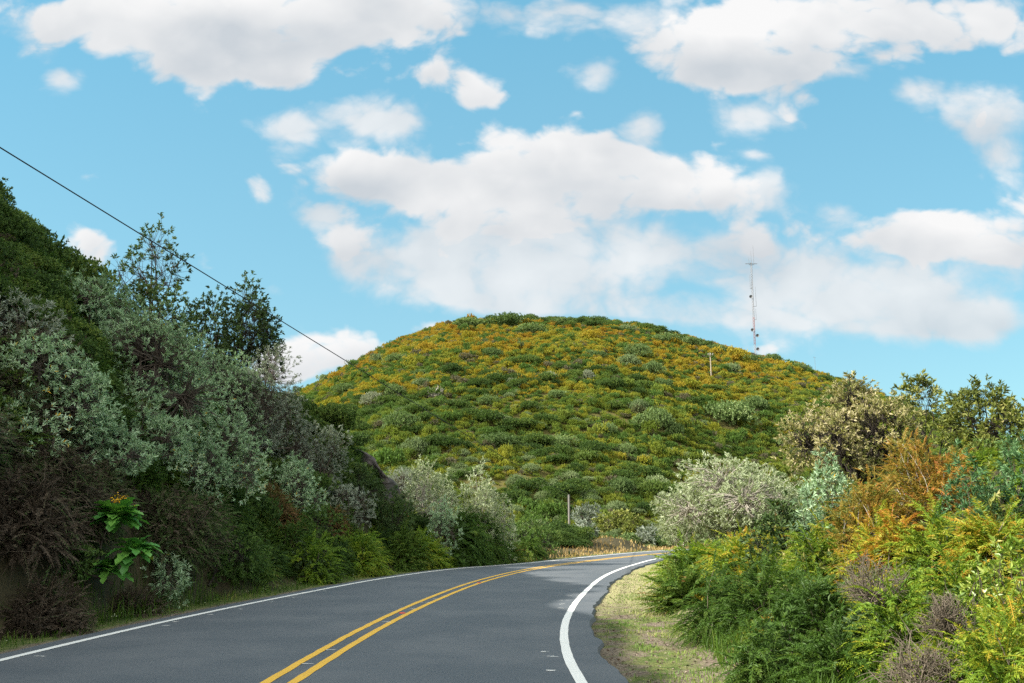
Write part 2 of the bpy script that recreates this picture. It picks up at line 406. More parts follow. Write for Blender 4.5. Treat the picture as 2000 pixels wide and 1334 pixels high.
def fbm(x, y, seed=0, o=3): return sum((vnoise(x * 2**k, y * 2**k, seed + k) - .5) / 2**k for k in range(o))


# left ridge: near points out of view, raised to shade the road; the rest on the skyline
CREST = np.array([(-21, -30, 15.), (-20, -8, 16.2), (-19, 8, 15.9), (-18.5, 20, 15.3)] + [list(at(*c)) for c in
        ((-60, 372, 28.5), (0, 388, 30), (110, 458, 31), (215, 548, 32), (330, 625, 33), (450, 690, 33.7), (560, 738, 34.4), (640, 780, 35), (690, 840, 35.6), (735, 895, 36.3), (790, 965, 37.2), (840, 1020, 38))])
CREST[:, 2] -= 0.9
RCREST = np.array([(9, -20, 1.6), (8.5, 0, 1.8), (8.2, 8, 2.2), (8.5, 14, 2.6), (9.5, 20, 2.7), (11, 26, 2.2), (14, 33, 1.6), (20, 42, 1.2), (34, 50, 1.0), (60, 56, .8)])
# far hill: skyline of the round hill as (azimuth, elevation)
SKY = [(-700, 900), (200, 830), (480, 812), (560, 790), (640, 753), (700, 719), (770, 685), (870, 655), (960, 648), (1050, 647), (1150, 650), (1250, 659), (1350, 676), (1450, 699), (1550, 726), (1640, 752), (1750, 790), (1900, 850), (2300, 930)]
_az, _el = [], []
for (px, py) in SKY:
    d = ray(px, py); _az.append(math.atan2(d[0], d[1])); _el.append(d[2] / math.hypot(d[0], d[1]))
_az, _el = np.array(_az), np.array(_el)
R0A, R0R = [-1.2, -.3, .1, .17, .25, .4, .6, 1.2], [62, 62, 66, 70, 80, 88, 92, 98]


def height(x, y):
    x = np.asarray(x, float).ravel(); y = np.asarray(y, float).ravel()
    dl, sl_, _ = pl_dist(x, y, LEFT); dl = dl * sl_
    dr, sr, _ = pl_dist(x, y, RIGHT); dr = -dr * sr
    z = np.zeros(len(x))
    # left bank and ridge
    toe = 1.5; t = np.maximum(dl - toe, 0)
    dc, _, ix = pl_dist(x, y, CREST[:, :2]); zc = np.interp(ix, np.arange(len(CREST)), CREST[:, 2])
    u = t / np.maximum(t + dc, 1e-6)
    zl = zc * u**0.74 + np.minimum(t, 1) * fbm(x * .22, y * .22, 3) * 1.3
    zl = np.maximum(zl, 0)
    # right bank
    toer = 1.9; t2 = np.maximum(dr - toer, 0)
    dc, _, ix = pl_dist(x, y, RCREST[:, :2]); zc = np.interp(ix, np.arange(len(RCREST)), RCREST[:, 2])
    zr = zc * (t2 / np.maximum(t2 + dc, 1e-6))**0.9 + np.minimum(t2 * .3, 1) * fbm(x * .4, y * .4, 9) * .5
    zr = np.maximum(zr, 0)
    # far hill
    r = np.hypot(x, y); a = np.arctan2(x, y)
    e = np.interp(a, _az, _el); r0 = np.interp(a, R0A, R0R); R = 185 + 10 * np.sin(a * 9)
    tt = np.clip((r - r0) / (R - r0), 0, 1)
    zt = EYE + (e - .006) * R
    zh = zt * np.sin(np.pi / 2 * tt)**1.25 + np.minimum(np.maximum(r - r0, 0) * .06, 1) * fbm(x * .05, y * .05, 21) * 4 * np.maximum(1 - 1.25 * tt, 0)
    zh = np.where(r > R, zt * np.cos(np.clip((r - R) / 260, 0, 1) * np.pi / 2), zh)
    zh = np.where((r > r0) & (np.abs(a) < 1.3), np.maximum(zh, 0), 0)
    z = np.maximum.reduce([zl * (dl > 0), zr * (dr > 0), zh])
    on = (dl < .38) & (dr < .55)
    z = np.where(on, -0.06, z - 0.025 + 0.03 * fbm(x * 1.1, y * 1.1, 5) * sstep(.4, 1.2, np.maximum(dl, dr)))
    return z


def gz(x, y): return float(height([x], [y])[0])


def axis(lo, fine_lo, fine_hi, hi, step, grow=1.09, cap=60, first=None):
    a = list(np.arange(fine_lo, fine_hi + 1e-6, step)); s = step
    while a[-1] < hi: s = min(s * grow, cap if a[-1] > 330 else 3.2); a.append(a[-1] + s)
    s = step; b = []
    v = fine_lo
    while v > lo: s = min(s * grow, cap if v < -330 else 3.2); v -= s; b.append(v)
    return np.array(b[::-1] + a)


XS, YS = axis(-2500, -26, 14, 2500, .45), axis(-600, 2, 56, 3500, .45)
GX, GY = np.meshgrid(XS, YS)
GZ = height(GX, GY).reshape(GX.shape)


def grid_z(x, y):
    """height of the built sheet itself (bilinear)"""
    x = np.asarray(x, float); y = np.asarray(y, float)
    i = np.clip(np.searchsorted(XS, x) - 1, 0, len(XS) - 2); j = np.clip(np.searchsorted(YS, y) - 1, 0, len(YS) - 2)
    u = (x - XS[i]) / (XS[i+1] - XS[i]); v = (y - YS[j]) / (YS[j+1] - YS[j])
    return GZ[j, i]*(1-u)*(1-v) + GZ[j, i+1]*u*(1-v) + GZ[j+1, i]*(1-u)*v + GZ[j+1, i+1]*u*v


def hit(px, py, far=400.0):
    """where the sight line of a spot in the picture meets the land"""
    d = ray(px, py); Y = np.concatenate([np.arange(5, 70, .05), np.arange(70, far, .2)])
    t = Y / d[1]; X = d[0] * t; Z = EYE + d[2] * t
    below = np.nonzero(Z <= grid_z(X, Y))[0]
    k = below[0] if len(below) else len(Y) - 1
    return np.array([X[k], Y[k], float(grid_z(X[k], Y[k]))])


def build_ground():
    ny, nx = GX.shape
    me = bpy.data.meshes.new('ground')
    V = np.stack([GX, GY, GZ], -1).reshape(-1, 3)
    i = np.arange(ny * nx).reshape(ny, nx)
    Q = np.stack([i[:-1, :-1], i[:-1, 1:], i[1:, 1:], i[1:, :-1]], -1).reshape(-1, 4)
    me.vertices.add(len(V)); me.vertices.foreach_set('co', V.astype(np.float32).ravel())
    me.loops.add(Q.size); me.loops.foreach_set('vertex_index', Q.astype(np.int32).ravel())
    me.polygons.add(len(Q)); me.polygons.foreach_set('loop_start', np.arange(0, Q.size, 4, dtype=np.int32))
    me.polygons.foreach_set('use_smooth', np.ones(len(Q), bool))
    dl, s1, _ = pl_dist(V[:, 0], V[:, 1], LEFT); dr, s2, _ = pl_dist(V[:, 0], V[:, 1], RIGHT)
    for nm, val in (('left_d', dl * s1), ('right_d', -dr * s2)):
        a = me.attributes.new(nm, 'FLOAT', 'POINT'); a.data.foreach_set('value', val.astype(np.float32))
    me.update(calc_edges=True)
    m, nt, out = mat('ground_soil')
    g = N(nt, 'ShaderNodeNewGeometry'); P = g.outputs['Position']
    la = N(nt, 'ShaderNodeAttribute', attribute_name='left_d').outputs['Fac']; ra = N(nt, 'ShaderNodeAttribute', attribute_name='right_d').outputs['Fac']
    n1, n2, n3 = noise(nt, P, 1.3, 6, .65), noise(nt, P, 22, 4, .7), noise(nt, P, 5.0, 6, .7)
    soil = mixc(nt, n1, (.045, .038, .022), (.085, .075, .040))
    turf = mixc(nt, smooth(nt, n3, .35, .65), (.06, .095, .022), (.16, .17, .06))
    dirt = mixc(nt, smooth(nt, n2, .3, .7), (.075, .055, .04), (.26, .215, .16))
    lit = mixc(nt, n3, (.35, .30, .18), (.26, .27, .10))
    verge = mixc(nt, smooth(nt, n1, .42, .58), dirt, turf)
    # right verge: bare earth by the tarmac, thin turf further off; farther along, a paler tone paints in the sunlit stretch
    sp = N(nt, 'ShaderNodeSeparateXYZ'); nt.links.new(P, sp.inputs[0])
    verge = mixc(nt, smooth(nt, mth(nt, 'MULTIPLY_ADD', n1, 6, sp.outputs[1]), 19, 24), verge, lit)
    c = mixc(nt, smooth(nt, ra, .3, .6), soil, verge)
    c = mixc(nt, smooth(nt, ra, 4.2, 6.0), c, soil)
    lv = mixc(nt, smooth(nt, mth(nt, 'MULTIPLY_ADD', n1, .5, la), .75, 1.0), dirt, turf)
    c = mixc(nt, smooth(nt, la, .2, .3), c, lv)
    c = mixc(nt, smooth(nt, la, 1.0, 1.5), c, soil)
    hc = smooth(nt, sp.outputs[1], 56, 66)
    hillc = mixc(nt, noise(nt, P, .12, 5, .6), (.055, .060, .018), (.13, .11, .035))
    c = mixc(nt, hc, c, hillc)
    p = N(nt, 'ShaderNodeBsdfPrincipled'); p.inputs['Roughness'].default_value = .95; p.inputs['Specular IOR Level'].default_value = .1
    nt.links.new(c, p.inputs['Base Color'])
    b = N(nt, 'ShaderNodeBump'); b.inputs['Strength'].default_value = .8; b.inputs['Distance'].default_value = .05
    nt.links.new(mth(nt, 'ADD', n2, n3), b.inputs['Height']); nt.links.new(b.outputs[0], p.inputs['Normal'])
    nt.links.new(p.outputs[0], out.inputs[0])
    me.materials.append(m)
    tag(link('ground', me), kind='structure')


build_ground()


# ------------------------------------------------------------------ road and markings
def resample(pl, n):
    s = np.r_[0, np.cumsum(np.linalg.norm(np.diff(pl, axis=0), axis=1))]; t = np.linspace(0, s[-1], n)
    return np.stack([np.interp(t, s, pl[:, 0]), np.interp(t, s, pl[:, 1])], 1), s[-1]


def normal2(pl):
    t = norm(np.gradient(pl, axis=0)); return np.stack([-t[:, 1], t[:, 0]], 1)     # to the left


def ribbon(name, pl, offs, z, m, skirt=0.0, wob=0.0, seed=1):
    nrm = normal2(pl); mb = MB(); n = len(pl); rows = []
    rng = np.random.default_rng(seed)
    for k, o in enumerate(offs):
        oo = o + (rng.normal(0, wob, n) if k in (0, len(offs) - 1) and wob else 0)
        q = pl + nrm * np.reshape(oo, (-1, 1)) if np.ndim(oo) else pl + nrm * oo
        rows.append(np.c_[q, np.full(n, z)])
    if skirt:
        rows = [rows[0] - [0, 0, skirt]] + rows + [rows[-1] - [0, 0, skirt]]
    k = len(rows); V = np.stack(rows, 1).reshape(-1, 3)
    i, j = np.meshgrid(np.arange(n - 1), np.arange(k - 1), indexing='ij'); a = (i * k + j).ravel()
    T = np.concatenate([np.stack([a, a + 1, a + k + 1], 1), np.stack([a, a + k + 1, a + k], 1)])
    if np.cross(V[T[0, 1]] - V[T[0, 0]], V[T[0, 2]] - V[T[0, 0]])[2] < 0 and not skirt: T = T[:, ::-1]
    mb.add(V, T)
    return tag(link(name, mb.mesh(name, m)), kind='structure')


def asphalt():
    m, nt, out = mat('asphalt')
    g = N(nt, 'ShaderNodeNewGeometry'); P = g.outputs['Position']
    fine, mid, big = noise(nt, P, 42, 6, .85), noise(nt, P, 9, 5, .65), noise(nt, P, .55, 4, .6)
    c = mixc(nt, smooth(nt, fine, .32, .68), (.034, .042, .050), (.118, .133, .146))
    c = mixc(nt, mth(nt, 'MULTIPLY', smooth(nt, mid, .45, .75), .35), c, (.075, .078, .082))
    c = mixc(nt, mth(nt, 'MULTIPLY', smooth(nt, big, .35, .7), .75), c, (.115, .123, .13))
    vo = N(nt, 'ShaderNodeTexVoronoi'); vo.inputs['Scale'].default_value = 130; nt.links.new(P, vo.inputs['Vector'])
    c = mixc(nt, smooth(nt, vo.outputs['Distance'], .0, .22, .55, 0), c, (.26, .26, .26))
    p = N(nt, 'ShaderNodeBsdfPrincipled'); nt.links.new(c, p.inputs['Base Color'])
    p.inputs['Roughness'].default_value = .72; p.inputs['Specular IOR Level'].default_value = .35
    b = N(nt, 'ShaderNodeBump'); b.inputs['Strength'].default_value = .5; b.inputs['Distance'].default_value = .006
    nt.links.new(fine, b.inputs['Height']); nt.links.new(b.outputs[0], p.inputs['Normal']); nt.links.new(p.outputs[0], out.inputs[0])
    return m


def paint(name, c0, c1, wear=.62):
    m, nt, out = mat(name)
    g = N(nt, 'ShaderNodeNewGeometry'); P = g.outputs['Position']
    a, b_ = noise(nt, P, 45, 5, .75), noise(nt, P, 2.2, 4, .6)
    c = mixc(nt, b_, c0, c1)
    c = mixc(nt, smooth(nt, mth(nt, 'MULTIPLY_ADD', b_, .25, a), wear, wear + .22, 0, .8), c, (.10, .10, .10))
    p = N(nt, 'ShaderNodeBsdfPrincipled'); nt.links.new(c, p.inputs['Base Color']); p.inputs['Roughness'].default_value = .7
    p.inputs['Specular IOR Level'].default_value = .25
    nt.links.new(p.outputs[0], out.inputs[0])
    return m


NR = 700
l_, _ = resample(LEFT, NR); r_, _ = resample(RIGHT, NR); m_, _ = resample(MID, NR)
mb = MB()
rngR = np.random.default_rng(4)
le = l_ + normal2(l_) * (0.36 + .05 * fbm(np.arange(NR) * .11, np.zeros(NR), 8)[:, None] * 2)
re_ = r_ - normal2(r_) * (0.46 + .08 * fbm(np.arange(NR) * .23, np.zeros(NR), 18, 4)[:, None] * 2)
rows = [np.c_[le + normal2(l_) * .05, np.full(NR, -.09)], np.c_[le, np.full(NR, 0.)]]
for f in np.linspace(0, 1, 9)[1:-1]: rows.append(np.c_[le * (1 - f) + re_ * f, np.zeros(NR)])
rows += [np.c_[re_, np.zeros(NR)], np.c_[re_ - normal2(r_) * .06, np.full(NR, -.09)]]
k = len(rows); V = np.stack(rows, 1).reshape(-1, 3)
i, j = np.meshgrid(np.arange(NR - 1), np.arange(k - 1), indexing='ij'); a = (i * k + j).ravel()
mb.add(V, np.concatenate([np.stack([a, a + k + 1, a + 1], 1), np.stack([a, a + k, a + k + 1], 1)]))
tag(link('road', mb.mesh('road', asphalt())), kind='structure')
MW, MY = paint('white_road_paint', (.80, .80, .76), (.70, .69, .64), .72), paint('yellow_road_paint', (.76, .46, .055), (.66, .38, .045), .66)
ribbon('road_edge_line', l_, (-.06, .06), .005, MW, wob=.002)
ribbon('road_edge_line', r_, (-.062, .062), .005, MW, wob=.002, seed=3)
ribbon('road_centre_line', m_, (.09, .20), .005, MY, wob=.004, seed=5)
ribbon('road_centre_line', m_, (-.20, -.09), .005, MY, wob=.004, seed=7)
mb = MB(); rng = np.random.default_rng(11)
for (px, py) in [(1065, 1274), (1072, 1283), (1083, 1309), (1094, 1188), (1098, 1180), (1102, 1173), (1109, 1163), (1116, 1153), (80, 1281), (313, 1223), (345, 1214), (475, 1190), (412, 1201), (530, 1175), (575, 1167), (635, 1155),
                 (600, 1297), (645, 1270), (755, 1215), (808, 1189), (830, 1177), (848, 1170), (868, 1163), (975, 1126)]:
    x, y = gnd(px, py)
    for q in range(2):
        cx, cy = x + rng.normal(0, .05), y + rng.normal(0, .04); L, W = rng.uniform(.06, .14), rng.uniform(.015, .03); an = rng.uniform(-.2, .2)
        c = np.array([[-L, -W], [0, -W * 1.5], [L, -W * .6], [L * .8, W], [-L * .9, W * .8]]) / 2
        c = np.c_[c[:, 0] * math.cos(an) - c[:, 1] * math.sin(an) + cx, c[:, 0] * math.sin(an) + c[:, 1] * math.cos(an) + cy, np.full(5, .005 + .0003 * q)]
        mb.add(c, [(0, 1, 2), (0, 2, 3), (0, 3, 4)])
tag(link('road_paint_flecks', mb.mesh('road_paint_flecks', MW)), kind='structure')
for (px, py), lab in (((786, 1198), 'red road stud between the yellow lines, the nearer one'), ((936, 1139), 'red road stud between the yellow lines, the one farther up the bend')):
    x, y = gnd(px, py); mb = MB()
    v = []; n = 10
    for rr, z in ((.065, 0.001), (.06, .012), (.035, .022), (0.001, .024)):
        v += [(x + rr * math.cos(q * 2 * math.pi / n), y + rr * .9 * math.sin(q * 2 * math.pi / n), z) for q in range(n)]
    T = [t for b in range(3) for q in range(n) for t in ((b*n+q, b*n+(q+1) % n, (b+1)*n+(q+1) % n), (b*n+q, (b+1)*n+(q+1) % n, (b+1)*n+q))]
    mb.add(v, T); o = link('road_stud', mb.mesh('road_stud', M['studred'], loc=(x, y, 0)), loc=(x, y, 0))
    tag(o, lab, 'road stud', 'road studs on the centre line')

# ------------------------------------------------------------------ plants
KIND = {  # leaf length m, width ratio, leaves per tip, tips per m2, leaf material, bark material, lobes, lobe size, inner twigs
    'silver': (.098, .28, 10, 60, 'silver', 'bark', 15, .35, .5),
    'grey': (.10, .26, 9, 42, 'greysilver', 'bark', 13, .36, .4),
    'pale': (.13, .34, 8, 34, 'pale', 'palestem', 9, .44, .35),
    'dense': (.10, .42, 9, 44, 'dark', 'darkbark', 8, .46, .2),
    'open': (.12, .40, 8, 20, 'dark', 'darkbark', 8, .36, 1.0),
    'olive': (.13, .36, 9, 26, 'olive', 'darkbark', 8, .42, .6),
    'tan': (.095, .36, 9, 52, 'drytan', 'darkbark', 16, .33, .6),
    'green': (.085, .45, 8, 48, 'green', 'darkbark', 8, .46, .2),
    'glossy': (.06, .45, 9, 75, 'glossy', 'bark', 9, .44, .25),
    'bluegreen': (.075, .24, 14, 70, 'bluegreen', 'bark', 10, .40, .2),
    'orange': (.045, .34, 12, 60, 'orange', 'palestem', 14, .34, .9),
    'dead': (.07, .22, 5, 40, 'brown', 'twig', 9, .42, 1.2),
    'hillgrey': (.26, .45, 7, 14, 'greysilver', 'bark', 8, .44, .3),
    'hillolive': (.24, .5, 7, 16, 'olive', 'bark', 8, .44, .3),
    'hillgreen': (.24, .5, 7, 16, 'hillbush', 'bark', 8, .44, .3),
}
SEED = [100]


def rng_next():
    SEED[0] += 1
    return np.random.default_rng(SEED[0])


def crown_geo(rng, c, rx, ry, rz, kind, lobes=None, dens=1.0, low=-.55, size=1.0):
    """leaf rosettes on the outside of several lobes that fill an ellipsoid; returns leaves, lobe centres, tips"""
    L, Wr, k, dn, lm, bm, nl, lr, tw = KIND[kind]
    L = L * size; dn = dn / size**2
    nl = lobes or nl
    r = rng.uniform(.30, 1, nl)**.5; d = rdir(rng, nl); d[:, 2] = np.abs(d[:, 2]) * .95 - .30
    d[0] = (0, 0, .75)
    C = d * r[:, None] * .66
    R = lr * rng.uniform(.75, 1.25, nl)
    S = np.array([rx, ry, rz]); Ps, Ds, Ts, own = [], [], [], []
    for i in range(nl):
        area = 4 * math.pi * ((R[i]**2) * (rx * ry + rx * rz + ry * rz) / 3)
        n = max(6, int(area * dn * dens))
        dd = rdir(rng, n); dd = dd[dd[:, 2] > low - .25 * rng.random(n)]
        rad = R[i] * (1 - .42 * rng.random(len(dd))**2.2) * (1 + .20 * np.sin(dd @ rng.normal(size=3) * 5))
        q = C[i] + dd * rad[:, None]
        # drop what lies deep inside another lobe
        keep = np.ones(len(q), bool)
        for j in range(nl):
            if j != i: keep &= np.linalg.norm(q - C[j], axis=1) > R[j] * .62
        q, dd = q[keep], dd[keep]
        Ps.append(c + q * S); Ds.append(norm(dd * S.min() / S * np.array([1, 1, 1]) + [0, 0, .45] + rng.normal(size=dd.shape) * .3))
        base = rng.uniform(.32, .62)
        Ts.append(np.clip(base + .10 * dd[:, 2] * 0 + rng.normal(0, .09, len(dd)), 0, 1)); own.append(np.full(len(dd), i))
    Pt, Dt, Tt, ow = np.concatenate(Ps), np.concatenate(Ds), np.concatenate(Ts), np.concatenate(own)
    lo, hi = np.quantile(Pt, .01, axis=0), np.quantile(Pt, .99, axis=0); fit = (2 * S - L * .8) / (hi - lo); mid = (lo + hi) / 2
    Pt = c + (Pt - mid) * fit; LC = c + (c + C * S - mid) * fit
    mb = MB(); rosettes(mb, Pt, Dt, k, L, Wr, rng, Tt)
    return mb, LC, Pt, ow


def wood_geo(rng, base, c, lobes_, tips, own, r0, twigs=.4, stems=1):
    mb = MB(); base = np.array(base, float); c = np.array(c, float)
    L = np.linalg.norm(c - base)
    for s in range(stems):
        b = base + np.r_[rng.normal(0, .10 * stems, 2) if stems > 1 else (0, 0), -.1]
        mid = b + (c - b) * rng.uniform(.55, .75) + rng.normal(0, .06, 3) * L
        tubes(mb, [b], [mid], r0 / stems**.5, r0 * .62 / stems**.5, rng, 6, 7, .05)
        ids = [i for i in range(len(lobes_)) if i % stems == s]
        if ids:
            T = lobes_[ids]; tubes(mb, np.repeat(mid[None], len(ids), 0), T, r0 * .5 / stems**.5, r0 * .16, rng, 6, 5, .10)
    n = len(tips); m = rng.random(n) < twigs
    A = lobes_[own[m]] + rng.normal(0, .05, (m.sum(), 3)); B = tips[m]
    if m.sum(): tubes(mb, A, B, max(.004, r0 * .10), max(.002, r0 * .035), rng, 4, 3, .10)
    return mb


def clear_of_road(q, rx):
    """keep a plant's body off the tarmac"""
    for pl, sg, need in ((LEFT, 1, .72 * rx + .75), (RIGHT, -1, .60 * rx + .95)):
        d, s, i = pl_dist([q[0]], [q[1]], pl); d = float(d[0] * s[0]) * sg
        if -2.5 < d < need:
            k = int(min(i[0], len(pl) - 2)); t = norm(pl[k + 1] - pl[k]); n = np.array([-t[1], t[0]]) * sg
            q = np.array([q[0] + n[0] * (need - d), q[1] + n[1] * (need - d), q[2]])
    return q


def near_hit(cx, cy):
    Y = hit(cx, cy)[1]
    return 33.5 if cx < 760 and Y > 45 else Y


def shrub(kind, name, label, cat, cx, top, bot, wpx, Y=None, group=None, base=None, lobes=None, dens=1.0, low=-.55, deep=.9, trunk=None, stems=3, parts=('stems', 'foliage'), leaf=None, size=1.0, twigs=None):
    rng = rng_next()
    if Y is None: Y = near_hit(*(base or (cx, bot)))
    a, b = at(cx, top, Y), at(cx, bot, Y)
    g = gz(a[0], Y) if base is None else None
    W = wpx * Y / F / CP; zt = a[2]; zb = b[2]
    if base is None: zb = max(zb, g - .1) if parts[0] == 'trunk' else g - .05; bs = np.array([a[0], Y, g])
    else:
        q = at(base[0], base[1], Y); bs = np.array([q[0], Y, gz(q[0], Y)])
    if zt - zb < .25: zb = zt - .25
    rx, rz = W / 2, (zt - zb) / 2; c = np.array([a[0], Y, (zt + zb) / 2])
    if base is None:
        c2 = clear_of_road(c, rx); bs = bs + (c2 - c); c = c2
    mb, lc, tp, ow = crown_geo(rng, c, rx, rx * deep, rz, kind, lobes, dens, low, size)
    kk = KIND[kind]; r0 = trunk or max(.012, .035 * W)
    wd = wood_geo(rng, bs, c - [0, 0, rz * .35], lc, tp, ow, r0, kk[8] if twigs is None else twigs, stems)
    o = tag(empty(name, bs), label, cat, group)
    link(parts[0], wd.mesh(parts[0], M[kk[5]], True, bs), o)
    link(parts[1], mb.mesh(parts[1], M[leaf or kk[4]], False, bs), o)
    return o


def fronds(mb, rng, P, Dn, L, droop, pin, tint, rev=0.2, K=20, ratio=.28):
    """feathery fronds: a drooping midrib set with two rows of narrow leaflets"""
    n = len(P); L = np.broadcast_to(np.asarray(L, float), (n,)); droop = np.broadcast_to(np.asarray(droop, float), (n,))
    Dn = norm(Dn); side = norm(np.cross(Dn, [[0, 0, 1]]) + rng.normal(size=(n, 3)) * .25)
    t = (np.arange(K) + .6) / K
    Q = P[:, None] + Dn[:, None] * (L[:, None] * t)[..., None]; Q[..., 2] -= (droop * L)[:, None] * t**2.1
    tan = np.repeat(Dn[:, None], K, 1).copy(); tan[..., 2] -= 2.1 * droop[:, None] * t**1.1; tan = norm(tan)
    prof = (np.sin(np.pi * np.clip(t * .86 + .14, 0, 1))**.75 + .05)
    for s in (-1, 1):
        d = side[:, None] * s * .86 + tan * .55 + rng.normal(size=Q.shape) * .16; d[..., 2] -= .12
        ll = (L[:, None] * pin * prof[None]) * rng.uniform(.75, 1.2, (n, K))
        tt = np.clip(tint[:, None] + rev * (t[None] - .45) + rng.normal(0, .07, (n, K)), 0, 1)
        leaves(mb, Q.reshape(-1, 3), d.reshape(-1, 3), ll.ravel(), (ll * ratio).ravel(), rng, tt.ravel(), .15)
    # midrib
    e = P + Dn * L[:, None]; e[:, 2] -= droop * L
    tubes(mb, P, e, .005, .002, rng, 5, 3, 0, np.clip(tint + .15, 0, 1), sag=droop * L * .25)


def fern_bush(name, label, cat, cx, top, bot, wpx, Y=None, m='fern', group=None, n=None, fl=.46, tint=.38, rev=.25, deep=1.0, up=.35, dens=1.0, pin=.115, stem='twig', hang=.55, wild=.38):
    rng = rng_next()
    if Y is None: Y = near_hit(cx, bot)
    a, b = at(cx, top, Y), at(cx, bot, Y); g = gz(a[0], Y); W = wpx * Y / F / CP
    zt, zb = a[2], g - .05; zb = min(zb, zt - .2)
    bs = np.array([a[0], Y, g])
    rx, rz = W / 2, zt - zb; bs = clear_of_road(bs, rx); a = np.array([bs[0], bs[1], a[2]]); Y = bs[1]
    fl = min(fl, W * .6)
    area = 2 * math.pi * rx * max(rx, rz) * 1.2
    n = n or int(max(30, area * 46 / fl * dens))
    d = rdir(rng, n); d[:, 2] = np.abs(d[:, 2])
    lump = 1 + .22 * np.sin(d @ rng.normal(size=3) * 4 + 1) + .15 * np.sin(d @ rng.normal(size=3) * 7)
    rad = (1 - .55 * rng.random(n)**1.6) * lump
    k = np.maximum(.15, 1 - fl * .55 / np.array([rx, rx, rz]))
    P = np.array([a[0], Y, zb]) + d * rad[:, None] * np.array([rx * k[0], rx * deep * k[0], rz * k[2]])
    dirs = norm(d * np.array([1, 1, .55]) + [0, 0, up] + rng.normal(size=(n, 3)) * wild)
    tt = np.clip(tint + .10 * np.sin(P @ rng.normal(size=3) * 2.2) + rng.normal(0, .09, n), .02, .98)
    mb = MB(); fronds(mb, rng, P, dirs, fl * rng.uniform(.65, 1.25, n), hang * rng.uniform(.4, 1.3, n), pin, tt, rev)
    st = MB(); ns = max(10, n // 9); pick = rng.choice(n, ns, replace=False)
    tubes(st, bs + np.c_[rng.normal(0, .12 * W, (ns, 2)), np.full(ns, -.05)], P[pick], .009, .004, rng, 5, 3, .10)
    o = tag(empty(name, bs), label, cat, group)
    link('stems', st.mesh('stems', M[stem], True, bs), o); link('fronds', mb.mesh('fronds', M[m], False, bs), o)
    return o


def twig_bush(label, cx, top, bot, wpx, Y, n=320, m='twig', r=.0045, name='dead_twig_bush'):
    rng = rng_next(); a, b = at(cx, top, Y), at(cx, bot, Y); W = wpx * Y / F / CP; H = a[2] - b[2]
    c = np.array([a[0], Y, b[2]]); bs = np.array([a[0], Y, gz(a[0], Y)])
    mb = MB(); ns = n // 8
    d = rdir(rng, ns); d[:, 2] = np.abs(d[:, 2]) * .8 + .1; d = norm(d)
    S = np.array([W / 2, W / 2, H])
    A = c + rng.normal(0, .10, (ns, 3)) * S; A[:, 2] = np.minimum(A[:, 2], c[2] + .1 * H); B = c + d * S * rng.uniform(.6, 1, (ns, 1))
    tubes(mb, A, B, r * 1.6, r * .8, rng, 7, 4, .16)
    p = rng.integers(0, ns, n); t = rng.uniform(.25, .95, (n, 1)); A2 = A[p] + (B[p] - A[p]) * t
    d2 = norm(norm(B[p] - A[p]) + rdir(rng, n) * 1.0); B2 = A2 + d2 * S.mean() * rng.uniform(.2, .55, (n, 1))
    B2[:, 2] = np.maximum(B2[:, 2], bs[2])
    tubes(mb, A2, B2, r * .75, r * .35, rng, 6, 3, .16)
    tubes(mb, [bs - [0, 0, .05]], [c + [0, 0, .05 * H]], r * 4, r * 3, rng, 4, 5, .05)
    o = link(name, mb.mesh(name, M[m], True, bs), loc=bs)
    return tag(o, label, 'dead bush')


SIL, GRP = 'silver_leaf_tree', 'silver-leaved trees on the shaded bank'
T_ = ('trunk', 'crown')
# --- shaded bank on the left: silver-leaved trees
for (kind, cx, top, bot, wp, lab, kw) in [
    ('silver', 85, 655, 890, 250, 'silver-leaved tree at the left edge of the photo, above the brown dead bracken', {}),
    ('silver', 185, 540, 700, 215, 'topmost silver-leaved tree, its greener crown rising against the dark hill', dict(dens=1.0)),
    ('silver', 300, 610, 880, 300, 'broadest silver-leaved tree, in the middle of the bank above the yellow flowers', {}),
    ('silver', 420, 690, 880, 230, 'silver-leaved tree between the broadest one and the dark tree with see-through crown', {}),
    ('silver', 440, 800, 1010, 190, 'silver-leaved tree hanging lowest over the dark hollow of the bank', {}),
    ('silver', 190, 790, 960, 240, 'low silver-leaved tree straight above the plant with yellow flowers', {}),
    ('silver', 50, 760, 950, 170, 'silver-leaved tree cut by the left edge of the photo, just over the tallest dead bracken', {}),
    ('silver', 290, 770, 950, 170, 'silver-leaved tree filling the middle of the bank right above the dark hollow', {}),
    ('silver', 365, 830, 985, 160, 'lowest small silver-leaved tree, up and right of the yellow flowers', {}),
    ('grey', 525, 680, 940, 170, 'tall grey-leaved tree at the right end of the silver tree mass', {}),
    ('grey', 625, 828, 965, 125, 'pointed grey bush standing alone in front of the shaded ridge', {}),
    ('silver', 575, 890, 1010, 120, 'greener silvery bush at the foot of the pointed grey bush', {}),
    ('grey', 668, 945, 1035, 125, 'low rounded grey bush just left of the bare rock face', {}),
    ('grey', 45, 575, 730, 180, 'dull grey-green tree high at the left edge under the dark hilltop', {})]:
    shrub(kind, SIL, lab, 'tree', cx, top, bot, wp, group=GRP, parts=T_, stems=2, low=-.8, **kw)
